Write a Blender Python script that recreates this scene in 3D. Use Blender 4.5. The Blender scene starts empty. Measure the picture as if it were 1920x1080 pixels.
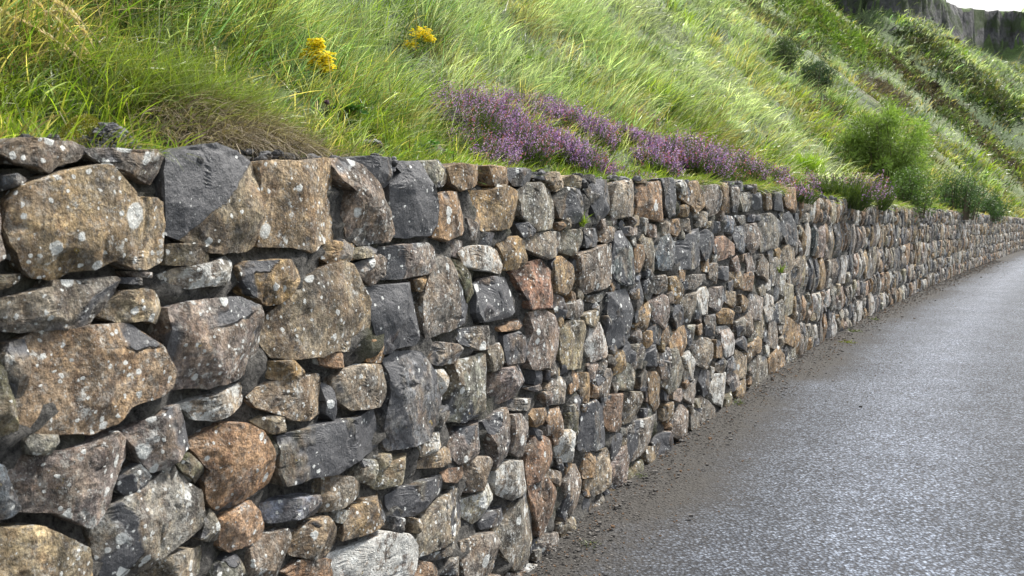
import bpy, math, random
import numpy as np
from mathutils import Vector
from mathutils.bvhtree import BVHTree
R = np.random.default_rng(7)
random.seed(7)
D = bpy.data
COL = bpy.context.scene.collection

# ------------------------------------------------------------------ camera model
F = 1600.0; HOR = 410.0; PITCH = math.atan((540-HOR)/F); CZ = 1.6
def rays(px, py):
    px = np.asarray(px, float); py = np.asarray(py, float)
    x = (px-960)/F; y = (540-py)/F
    return np.stack([x, math.cos(PITCH)+y*math.sin(PITCH), -math.sin(PITCH)+y*math.cos(PITCH)], -1)
def topx(p):
    p = np.asarray(p, float)
    y = p[..., 1]*math.cos(PITCH)-(p[..., 2]-CZ)*math.sin(PITCH)
    z = p[..., 1]*math.sin(PITCH)+(p[..., 2]-CZ)*math.cos(PITCH)
    return 960+F*p[..., 0]/y, 540-F*z/y

# ------------------------------------------------------------------ numpy noise
def _h(ix, iy, iz, seed):
    n = (ix*374761393+iy*668265263+iz*2147483647+seed*974634777) & 0xffffffff
    n = ((n ^ (n >> 13))*1274126177) & 0xffffffff
    n = ((n ^ (n >> 16))*2246822519) & 0xffffffff
    return ((n ^ (n >> 15)) & 0xffffff)/float(0xffffff)*2-1
def vnoise(p, seed=0):
    p = np.asarray(p, float)
    i = np.floor(p).astype(np.int64); f = p-i; f = f*f*(3-2*f)
    r = 0
    for dx in (0, 1):
        wx = f[..., 0] if dx else 1-f[..., 0]
        for dy in (0, 1):
            wy = f[..., 1] if dy else 1-f[..., 1]
            for dz in (0, 1):
                wz = f[..., 2] if dz else 1-f[..., 2]
                r = r+wx*wy*wz*_h(i[..., 0]+dx, i[..., 1]+dy, i[..., 2]+dz, seed)
    return r
def fbm(p, oct=4, seed=0, gain=.5):
    p = np.asarray(p, float); r = 0; a = 1.
    for o in range(oct):
        r = r+a*vnoise(p*(2.03**o)+17.3*o, seed+o); a *= gain
    return r
def n2(a, b, seed=0, oct=3):
    return fbm(np.stack([np.asarray(a, float), np.asarray(b, float), np.zeros_like(np.asarray(a, float))], -1), oct, seed)
def sstep(a, b, x):
    t = np.clip((x-a)/(b-a), 0, 1); return t*t*(3-2*t)

# ------------------------------------------------------------------ mesh helpers
def tag(o, label=None, cat=None, group=None, kind=None):
    if label: o['label'] = label
    if cat: o['category'] = cat
    if group: o['group'] = group
    if kind: o['kind'] = kind
    return o
def mk(name, V, Fc, mat, parent=None, attrs=None, smooth=False, loc=None, mats=None, midx=None):
    """V (N,3) world coordinates, Fc (M,k) array or list of arrays of different k"""
    V = np.asarray(V, np.float32)
    me = D.meshes.new(name)
    if not isinstance(Fc, list): Fc = [Fc]
    Fc = [np.asarray(f, np.int32) for f in Fc if len(f)]
    me.vertices.add(len(V))
    base = np.array(loc if loc is not None else (parent['_w'] if parent is not None and '_w' in parent else (0, 0, 0)), np.float32)
    me.vertices.foreach_set('co', (V-base).ravel())
    tot = sum(f.size for f in Fc); nf = sum(len(f) for f in Fc)
    me.loops.add(tot); me.loops.foreach_set('vertex_index', np.concatenate([f.ravel() for f in Fc]))
    me.polygons.add(nf)
    sizes = np.concatenate([np.full(len(f), f.shape[1], np.int32) for f in Fc])
    me.polygons.foreach_set('loop_start', np.concatenate([[0], np.cumsum(sizes)[:-1]]).astype(np.int32))
    me.polygons.foreach_set('loop_total', sizes)
    me.polygons.foreach_set('use_smooth', np.full(nf, smooth))
    for m in (mats or [mat]): me.materials.append(m)
    if midx is not None: me.polygons.foreach_set('material_index', np.asarray(midx, np.int32))
    for k, a in (attrs or {}).items():
        a = np.asarray(a, np.float32)
        if a.ndim == 1: a = np.tile(a, (len(V), 1))
        if a.shape[1] == 3: a = np.concatenate([a, np.ones((len(a), 1), np.float32)], 1)
        at = me.color_attributes.new(k, 'FLOAT_COLOR', 'POINT'); at.data.foreach_set('color', a.ravel())
    me.update(); me.validate()
    o = D.objects.new(name, me); COL.objects.link(o)
    if parent is not None: o.parent = parent
    elif loc is not None: o.location = loc
    return o
def empty(name, loc, label, cat, group=None):
    o = D.objects.new(name, None); COL.objects.link(o); o.location = loc; o.empty_display_size = .1
    o['_w'] = [float(v) for v in loc]
    return tag(o, label, cat, group)
def cat_parts(parts):
    """parts: list of (V, F, col); merges with offset. F arrays may be of several k"""
    Vs = []; Fd = {}; Cs = []; n = 0
    for V, Fl, c in parts:
        if not isinstance(Fl, list): Fl = [Fl]
        for f in Fl:
            if len(f): Fd.setdefault(f.shape[1], []).append(f+n)
        Vs.append(V); c = np.asarray(c, float)
        Cs.append(np.tile(c, (len(V), 1)) if c.ndim == 1 else c); n += len(V)
    return np.concatenate(Vs), [np.concatenate(v) for v in Fd.values()], np.concatenate(Cs)
def gridfaces(nr, nc, off=0):
    i = np.arange(nr-1)[:, None]*nc+np.arange(nc-1)[None]
    i = i.ravel()+off
    return np.stack([i, i+1, i+nc+1, i+nc], 1)

# ------------------------------------------------------------------ materials
class NT:
    def __init__(s, name):
        s.m = D.materials.new(name); s.m.use_nodes = True; s.t = s.m.node_tree; s.t.nodes.clear()
        s.out = s.t.nodes.new('ShaderNodeOutputMaterial')
    def n(s, typ, ins=None, **kw):
        nd = s.t.nodes.new(typ)
        for k, v in kw.items(): setattr(nd, k, v)
        for k, v in (ins or {}).items():
            i = nd.inputs[k]
            if isinstance(v, bpy.types.NodeSocket): s.t.links.new(v, i)
            else: i.default_value = v
        return nd
    def math(s, op, a, b=0., c=None, clamp=False):
        ins = {0: a, 1: b}
        if c is not None: ins[2] = c
        return s.n('ShaderNodeMath', ins, operation=op, use_clamp=clamp).outputs[0]
    def mix(s, f, a, b, mode='MIX'):
        nd = s.n('ShaderNodeMix', {0: f, 6: a, 7: b}, data_type='RGBA', blend_type=mode)
        return nd.outputs[2]
    def noise(s, co, sc, det=4, rough=.55, dist=0.):
        return s.n('ShaderNodeTexNoise', {'Vector': co, 'Scale': sc, 'Detail': det, 'Roughness': rough, 'Distortion': dist}).outputs[0]
    def ramp(s, f, stops):
        nd = s.n('ShaderNodeValToRGB', {0: f}); e = nd.color_ramp.elements
        while len(e) < len(stops): e.new(.5)
        for x, (p, c) in zip(e, stops):
            x.position = p; x.color = (c, c, c, 1) if not hasattr(c, '__len__') else (*c, 1)
        return nd.outputs[0]
    def pos(s): return s.n('ShaderNodeNewGeometry').outputs['Position']
    def attr(s, name): return s.n('ShaderNodeAttribute', attribute_name=name)
    def done(s, sh):
        s.t.links.new(sh, s.out.inputs[0]); return s.m
def C4(*c): return (*c, 1)

def mat_stone():
    t = NT('weathered_basalt'); p = t.pos(); a = t.attr('tint').outputs['Color']
    prm = t.n('ShaderNodeSeparateColor', {0: t.attr('prm').outputs['Color']})
    lich, dark, moss = prm.outputs[0], prm.outputs[1], prm.outputs[2]
    n1 = t.noise(p, 7, 5, .65); n2_ = t.noise(p, 26, 5, .7); n3 = t.noise(p, 120, 3, .6)
    v1 = t.ramp(n1, [(.36, .32), (.5, 1.), (.66, 1.5)])
    c = t.mix(1., a, v1, 'MULTIPLY')
    # greyish and rusty patches of the rind
    mp = t.n('ShaderNodeMapping', {'Vector': p, 'Location': (3.1, 7.7, 1.9)}).outputs[0]
    g1 = t.ramp(t.noise(mp, 11, 6, .75), [(.47, 0.), (.6, 1.)])
    c = t.mix(t.math('MULTIPLY', g1, .45), c, C4(.20, .185, .165))
    r1 = t.ramp(t.noise(mp, 17, 5, .7), [(.6, 0.), (.72, 1.)])
    c = t.mix(t.math('MULTIPLY', r1, .3), c, C4(.30, .165, .07))
    mq = t.n('ShaderNodeMapping', {'Vector': p, 'Location': (8.1, 2.7, 5.9), 'Rotation': (.4, .2, 0), 'Scale': (1, 1, .7)}).outputs[0]
    q1 = t.ramp(t.noise(mq, 15, 6, .72, .4), [(.50, 0.), (.57, 1.)])
    c = t.mix(t.math('MULTIPLY', q1, .72), c, t.mix(1., c, C4(.38, .33, .33), 'MULTIPLY'))
    q2 = t.ramp(t.noise(mq, 8.5, 6, .75, .3), [(.52, 0.), (.58, 1.)])
    c = t.mix(t.math('MULTIPLY', q2, .6), c, t.mix(1., c, C4(1.65, 1.5, 1.25), 'MULTIPLY'))
    c = t.mix(1., c, t.ramp(n2_, [(.32, .42), (.5, 1.), (.68, 1.6)]), 'MULTIPLY')
    c = t.mix(1., c, t.ramp(n3, [(.32, .5), (.5, 1.), (.7, 1.5)]), 'MULTIPLY')
    tn = t.ramp(t.noise(mq, 12, 6, .7, .2), [(.49, 0.), (.6, 1.)])
    c = t.mix(t.math('MULTIPLY', tn, .38), c, t.mix(1., t.mix(n2_, C4(.10, .06, .03), C4(.40, .27, .15)), v1, 'MULTIPLY'))
    ch = t.ramp(t.noise(mq, 42, 6, .8, .3), [(.53, 0.), (.6, 1.)])
    c = t.mix(t.math('MULTIPLY', ch, .62), c, C4(.045, .043, .043))
    wh = t.ramp(t.noise(mp, 44, 5, .8, .2), [(.54, 0.), (.60, 1.)])
    c = t.mix(t.math('MULTIPLY', wh, t.math('MULTIPLY', lich, .75, clamp=True)), c, C4(.44, .43, .39))
    # fresh dark fracture faces
    dm = t.math('ADD', dark, t.math('MULTIPLY', t.math('SUBTRACT', t.noise(mp, 5, 3, .6), .5), 1.6))
    dmask = t.ramp(dm, [(.44, 0.), (.54, 1.)])
    c = t.mix(dmask, c, t.mix(n2_, C4(.016, .018, .023), C4(.125, .125, .13)))
    # moss / algae
    mm = t.math('ADD', moss, t.math('MULTIPLY', t.math('SUBTRACT', t.noise(p, 9, 5, .7), .5), 1.5))
    c = t.mix(t.ramp(mm, [(.45, 0.), (.7, .75)]), c, C4(.11, .12, .03))
    # lichen: pale crusts, round dots in two sizes, powdery specks
    wob = t.n('ShaderNodeMix', {0: .012, 4: p, 5: t.n('ShaderNodeTexNoise', {'Vector': p, 'Scale': 60., 'Detail': 2.}).outputs['Color']}, data_type='VECTOR').outputs[1]
    def dots(sc, rmin, rmax, gate):
        v = t.n('ShaderNodeTexVoronoi', {'Vector': wob, 'Scale': sc, 'Randomness': 1.})
        rnd = t.n('ShaderNodeSeparateColor', {0: v.outputs['Color']})
        rad = t.n('ShaderNodeMapRange', {0: rnd.outputs[0], 3: rmin, 4: rmax}).outputs[0]
        ins = t.math('DIVIDE', t.math('SUBTRACT', rad, v.outputs['Distance']), .05, clamp=True)
        on = t.math('LESS_THAN', rnd.outputs[1], t.math('MULTIPLY', lich, gate))
        return t.math('MULTIPLY', ins, on)
    d1 = dots(24, .06, .40, .55); d2 = dots(66, .10, .42, .8); d3 = dots(12, .10, .42, .16)
    crust = t.ramp(t.math('ADD', t.noise(mp, 13, 6, .8), t.math('MULTIPLY', t.math('SUBTRACT', lich, .5), .22)), [(.585, 0.), (.64, 1.)])
    L = t.math('MAXIMUM', t.math('MAXIMUM', d1, d2), t.math('MAXIMUM', d3, t.math('MULTIPLY', crust, .7)))
    spk = t.math('MULTIPLY', t.ramp(t.noise(p, 190, 2, .6), [(.66, 0.), (.72, 1.)]), .45)
    L = t.math('MAXIMUM', L, spk)
    L2 = t.math('MULTIPLY', L, t.ramp(n3, [(.3, .55), (.5, .95)]))
    c = t.mix(L2, c, t.mix(n2_, C4(.45, .47, .46), C4(.80, .81, .77)))
    ym = t.math('MULTIPLY', t.ramp(t.noise(mp, 19, 4, .7), [(.69, 0.), (.73, 1.)]), .7)
    c = t.mix(ym, c, C4(.30, .21, .04))
    h = t.math('ADD', t.math('MULTIPLY', n2_, .5), t.math('MULTIPLY', n3, .3))
    h = t.math('ADD', h, t.math('MULTIPLY', t.noise(p, 55, 6, .75), .6))
    cl = t.n('ShaderNodeMapping', {'Vector': p, 'Scale': (1, 1, .22), 'Rotation': (.25, .1, 0)}).outputs[0]
    h = t.math('ADD', h, t.math('MULTIPLY', t.noise(cl, 24, 6, .75), .8))
    h = t.math('ADD', h, t.math('MULTIPLY', L, .06))
    hd = t.math('MULTIPLY', h, t.math('SUBTRACT', 1., t.math('MULTIPLY', dmask, .55)))
    b = t.n('ShaderNodeBump', {'Height': hd, 'Strength': 1., 'Distance': .02})
    rough = t.math('SUBTRACT', .88, t.math('MULTIPLY', dmask, .36))
    s = t.n('ShaderNodeBsdfPrincipled', {'Base Color': c, 'Roughness': rough, 'Normal': b.outputs[0], 'Specular IOR Level': .4})
    return t.done(s.outputs[0])
def mat_mortar():
    t = NT('rough_mortar'); p = t.pos()
    n1 = t.noise(p, 12, 6, .7); n2_ = t.noise(p, 60, 6, .8); n3 = t.noise(p, 4, 3)
    c = t.mix(t.ramp(n2_, [(.35, 0.), (.65, 1.)]), C4(.012, .012, .013), C4(.23, .22, .20))
    c = t.mix(t.ramp(n1, [(.5, 0.), (.75, .5)]), c, C4(.19, .18, .16))
    c = t.mix(t.ramp(n3, [(.55, 0.), (.7, .55)]), c, C4(.075, .08, .025))
    w = t.ramp(t.noise(p, 33, 3, .6), [(.66, 0.), (.7, .6)])
    c = t.mix(w, c, C4(.4, .41, .39))
    h = t.math('ADD', n2_, t.math('MULTIPLY', n1, 1.2))
    b = t.n('ShaderNodeBump', {'Height': h, 'Strength': 1., 'Distance': .045})
    return t.done(t.n('ShaderNodeBsdfPrincipled', {'Base Color': c, 'Roughness': .95, 'Normal': b.outputs[0]}).outputs[0])
def mat_leaf(name, rough=.5, trans=.35, spec=.4, var=None):
    t = NT(name); a = t.attr('col').outputs['Color']
    p = t.pos()
    c = t.mix(1., a, t.ramp(t.noise(p, 40, 2), [(.3, .8), (.7, 1.2)]), 'MULTIPLY')
    s = t.n('ShaderNodeBsdfPrincipled', {'Base Color': c, 'Roughness': rough, 'Specular IOR Level': spec})
    tr = t.n('ShaderNodeBsdfTranslucent', {'Color': t.mix(1., c, C4(1.1, 1.25, .6), 'MULTIPLY')})
    return t.done(t.n('ShaderNodeMixShader', {0: trans, 1: s.outputs[0], 2: tr.outputs[0]}).outputs[0])
def mat_vc(name, rough=.8, bump=.0, scale=80):
    t = NT(name); a = t.attr('col').outputs['Color']; p = t.pos()
    n = t.noise(p, scale, 5, .7)
    c = t.mix(1., a, t.ramp(n, [(.3, .6), (.7, 1.4)]), 'MULTIPLY')
    b = t.n('ShaderNodeBump', {'Height': n, 'Strength': .8, 'Distance': bump})
    return t.done(t.n('ShaderNodeBsdfPrincipled', {'Base Color': c, 'Roughness': rough, 'Normal': b.outputs[0]}).outputs[0])
def mat_hill():
    t = NT('grassy_hillside'); a = t.attr('col').outputs['Color']; p = t.pos()
    n = t.noise(p, 6, 6, .75); n1 = t.noise(p, 1.1, 6, .7); n0 = t.noise(p, 30, 4, .7)
    c = t.mix(1., a, t.ramp(n, [(.3, .5), (.5, 1.), (.7, 1.5)]), 'MULTIPLY')
    c = t.mix(1., c, t.ramp(n1, [(.35, .7), (.65, 1.3)]), 'MULTIPLY')
    c = t.mix(1., c, t.ramp(n0, [(.3, .6), (.7, 1.4)]), 'MULTIPLY')
    h = t.math('ADD', t.math('MULTIPLY', n, .5), t.math('MULTIPLY', n0, .1))
    b = t.n('ShaderNodeBump', {'Height': t.math('ADD', h, n1), 'Strength': .9, 'Distance': .5})
    return t.done(t.n('ShaderNodeBsdfPrincipled', {'Base Color': c, 'Roughness': .9, 'Normal': b.outputs[0]}).outputs[0])
def mat_cliff():
    t = NT('basalt_cliff'); p = t.pos()
    mp = t.n('ShaderNodeMapping', {'Vector': p, 'Scale': (1, 1, .45)}).outputs[0]
    v = t.n('ShaderNodeTexVoronoi', {'Vector': mp, 'Scale': .8}).outputs['Distance']
    n = t.noise(mp, 1.6, 7, .75); n1 = t.noise(p, .35, 4, .6)
    c = t.mix(t.ramp(n, [(.35, 0.), (.68, 1.)]), C4(.035, .037, .041), C4(.22, .223, .23))
    g = t.ramp(t.math('ADD', n1, t.math('MULTIPLY', t.math('SUBTRACT', n, .5), .5)), [(.46, 0.), (.56, .9)])
    c = t.mix(g, c, C4(.045, .075, .02))
    b = t.n('ShaderNodeBump', {'Height': t.math('ADD', t.math('MULTIPLY', n, 1.5), v), 'Strength': 1., 'Distance': 1.2})
    return t.done(t.n('ShaderNodeBsdfPrincipled', {'Base Color': c, 'Roughness': .85, 'Normal': b.outputs[0]}).outputs[0])
def mat_road():
    t = NT('worn_asphalt'); p = t.pos()
    dsep = t.n('ShaderNodeSeparateColor', {0: t.attr('col').outputs['Color']}); dirt = dsep.outputs[0]; track = dsep.outputs[1]
    v = t.n('ShaderNodeTexVoronoi', {'Vector': p, 'Scale': 58.})
    v2 = t.n('ShaderNodeTexVoronoi', {'Vector': p, 'Scale': 150.})
    rnd = t.n('ShaderNodeSeparateColor', {0: v.outputs['Color']}).outputs[0]
    nf = t.noise(p, 46, 5, .78); nl = t.noise(p, 1.3, 4, .6); nm = t.noise(p, 7, 4, .65)
    chips = t.mix(rnd, C4(.052, .061, .078), C4(.245, .28, .34))
    c = t.mix(t.ramp(v.outputs['Distance'], [(.25, 0.), (.65, .85)]), chips, C4(.022, .022, .024))
    c = t.mix(1., c, t.ramp(nf, [(.36, .42), (.5, 1.), (.64, 1.5)]), 'MULTIPLY')
    c = t.mix(1., c, t.ramp(nl, [(.35, .86), (.65, 1.16)]), 'MULTIPLY')
    c = t.mix(1., c, t.ramp(nm, [(.35, .88), (.65, 1.12)]), 'MULTIPLY')
    c = t.mix(1., c, t.mix(track, C4(.84, .84, .84), C4(1.3, 1.32, 1.35)), 'MULTIPLY')
    soil = t.mix(nf, C4(.020, .0185, .017), C4(.115, .109, .100))
    dm = t.ramp(t.math('ADD', dirt, t.math('MULTIPLY', t.math('SUBTRACT', t.noise(p, 5, 6, .75), .5), .6)), [(.3, 0.), (.9, 1.)])
    c = t.mix(dm, c, soil)
    h = t.math('SUBTRACT', t.math('MULTIPLY', nf, 1.3), t.math('MULTIPLY', v.outputs['Distance'], .9))
    h = t.math('SUBTRACT', h, t.math('MULTIPLY', v2.outputs['Distance'], .3))
    b = t.n('ShaderNodeBump', {'Height': h, 'Strength': 1., 'Distance': .011})
    rough = t.math('SUBTRACT', .74, t.math('MULTIPLY', track, .08))
    rough = t.math('ADD', rough, t.math('MULTIPLY', dm, .4))
    return t.done(t.n('ShaderNodeBsdfPrincipled', {'Base Color': c, 'Roughness': rough, 'Specular IOR Level': .35, 'Normal': b.outputs[0]}).outputs[0])

M_STONE = mat_stone(); M_MORTAR = mat_mortar(); M_GRASS = mat_leaf('grass_blades', .42, .38, .5)
M_LEAF = mat_leaf('leaves', .5, .3, .4); M_FLOWER = mat_leaf('petals', .6, .25, .3)
M_DRY = mat_leaf('dry_grass', .55, .3, .4); M_ROCK = mat_vc('dark_rubble', .9, .02, 60); M_STEM = mat_vc('plant_stem', .7, .001, 80)
M_HILL = mat_hill(); M_CLIFF = mat_cliff(); M_ROAD = mat_road()

# ------------------------------------------------------------------ wall line in plan
BASEPX = [(1000,1060),(1060,1003),(1130,945),(1215,880),(1300,810),(1400,742),(1500,680),(1600,620),(1700,570),(1780,530),(1850,500),(1900,478)]
_yk = np.array([-12, 3.8, 5., 7., 9.4, 12, 16, 21, 28, 38, 46, 58, 75, 110, 170, 260])
_gk = np.array([.42, .44, .52, .545, .59, .62, .655, .668, .685, .69, .80, 1.05, 1.35, 1.5, 1.5, 1.5])
_Y = np.concatenate([np.arange(-8, 20, .02), np.arange(20, 260, .2)])
_g = np.interp(_Y, _yk, _gk)
_X = np.concatenate([[0], np.cumsum((_g[1:]+_g[:-1])/2*np.diff(_Y))]); _X += .0988-np.interp(3.834, _Y, _X)
_S = np.concatenate([[0], np.cumsum(np.hypot(np.diff(_X), np.diff(_Y)))])
_S -= np.interp(0, _Y, _S)
_NX = 1/np.sqrt(1+_g*_g); _NY = -_g*_NX          # outward (towards the road)
def wp(s, d=0., z=0.):
    s = np.asarray(s, float)
    nx = np.interp(s, _S, _NX); ny = np.interp(s, _S, _NY)
    return np.stack([np.interp(s, _S, _X)+nx*d, np.interp(s, _S, _Y)+ny*d, np.broadcast_to(z, s.shape)+0.*s], -1)
def s_of_Y(y): return float(np.interp(y, _Y, _S))
def unproj_wall(px, py, d=0.):
    r = rays(px, py)
    X = _X+_NX*d; Y = _Y+_NY*d; ok = (Y > .35) & (_Y < 90)
    q = (X/np.where(ok, Y, 1))[ok]
    m = r[..., 0]/r[..., 1]
    s = np.interp(m, q, _S[ok]); y = np.interp(m, q, Y[ok])
    return s, CZ+y/r[..., 1]*r[..., 2]
TOPPX = np.array([(-100,250),(0,256),(100,262),(330,276),(500,287),(640,296),(760,300),(850,308),(960,316),(1100,333),(1300,340),(1400,346),(1500,362),(1600,377),(1700,388),(1800,397),(1915,409)], float)
_ts, _tz = unproj_wall(TOPPX[:, 0], TOPPX[:, 1], .03)
def ztop(s): return np.interp(s, _ts, _tz)

# ------------------------------------------------------------------ hillside
def prof(u):
    return np.where(u < .25, .10*u, .025+.62*(u-.25)) + .30*np.maximum(0, u-1.) + 0.
S_END = s_of_Y(150)
def hill_z(s, u):
    s = np.asarray(s, float); u = np.asarray(u, float)
    h = prof(u)
    k = np.clip(u/2., 0, 1)
    far = sstep(40, 75, s)
    h = h+n2(s*.5, u*.5, 3)*.10*np.clip(u, 0, 1)+n2(s*2.2, u*2.2, 5)*.035*np.clip(u*2, 0, 1)
    h = h+n2(s*.12, u*.05, 9)*.10*np.minimum(u, 14)*sstep(3, 14, s)
    # fall-line spurs and gullies further along
    for s0, w, a, u0 in ((46, 5, .10, 3), (69, 5, .36, 1.5), (101, 9, .2, 4)):
        h = h-a*np.maximum(0, np.minimum(u, 30)-u0)*sstep(s0, s0+w, s+n2(u*.25, s*0+s0, 31)*2.5)
    for s0, w, a, u0 in ((54, 9, .10, 3), (80, 12, .36, 1.5), (125, 14, .2, 5)):
        h = h+a*np.maximum(0, np.minimum(u, 30)-u0)*sstep(s0, s0+w, s)
    # cliff band and plateau
    hc = np.interp(s, [0, 95, 110, 125, 140, 260], [20, 21.2, 22.2, 23., 24.2, 32])+n2(s*.11, s*0, 41)*.5; hp = np.interp(s, [0, 93, 101, 105, 109, 113, 117, 125, 133, 141, 260], [26, 25.4, 25.4, 25.7, 26.3, 27.1, 27.8, 28.4, 28., 27.8, 33])+n2(s*.2, s*0, 43)*.12
    cl = sstep(30, 60, s)
    over = np.maximum(0, h-hc)
    hcl = hc+np.minimum(over*7, hp-hc)+np.maximum(0, over-(hp-hc)/7)*.06
    h = np.where(h > hc, h*(1-cl)+hcl*cl, h)
    return ztop(s)-.05+h
# ------------------------------------------------------------------ hillside mesh
sl = [-8.]
while sl[-1] < S_END: sl.append(sl[-1]+(max(.06, .018*max(0, sl[-1])) if sl[-1] < 84 or sl[-1] > 160 else .5))
ul = [.10]
while ul[-1] < 75: ul.append(ul[-1]+(max(.05, .028*ul[-1]) if not 19.5 < ul[-1] < 31 else .16))
sl = np.array(sl); ul = np.array(ul)
GS, GU = np.meshgrid(sl, ul, indexing='ij')
HV = wp(GS, -GU); HV[..., 2] = hill_z(GS, GU)
_hc = (HV[..., 2] > 20.) & (GS > 40)
_w = fbm(HV*np.array([.35, .35, .22]), 5, 71, .62)*.75
HV[..., 0] += np.where(_hc, _w*np.interp(GS, _S, _NX), 0); HV[..., 1] += np.where(_hc, _w*np.interp(GS, _S, _NY), 0)
HF = gridfaces(len(sl), len(ul))
HVf = HV.reshape(-1, 3)
def hill_cols(s, u, z):
    s = np.asarray(s, float); u = np.asarray(u, float)
    base = np.array([.10, .145, .035])+0*s[..., None]
    yel = np.array([.15, .17, .035]); dk = np.array([.028, .052, .014]); sil = np.array([.20, .25, .14]); br = np.array([.11, .085, .055])
    def mx(c, t, m): m = np.clip(m, 0, 1)[..., None]; return c*(1-m)+t*m
    c = base
    c = mx(c, yel, n2(s*.45, u*.2, 51)*1.2+.25)
    c = mx(c, dk, sstep(.15, .6, n2(s*.28, u*.11, 53)))
    c = mx(c, sil, sstep(.1, .55, n2(s*.3, u*.09, 55)+.1)*.8)
    c = mx(c, br, sstep(.35, .7, n2(s*.33, u*.13, 57))*.8)
    c = mx(c, np.array([.06, .05, .03]), sstep(69, 71, s)*sstep(76, 73, s)*.9)
    # darker, duller vegetation on the far headland
    c = mx(c, np.array([.062, .105, .030])+.03*n2(s*.2, u*.2, 59)[..., None], sstep(62, 95, s)*.85)
    return c
hc_ = hill_cols(GS, GU, HV[..., 2]).reshape(-1, 3)
hillobj = mk('hillside', HVf, HF, M_HILL, attrs={'col': hc_}, smooth=True)
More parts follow.
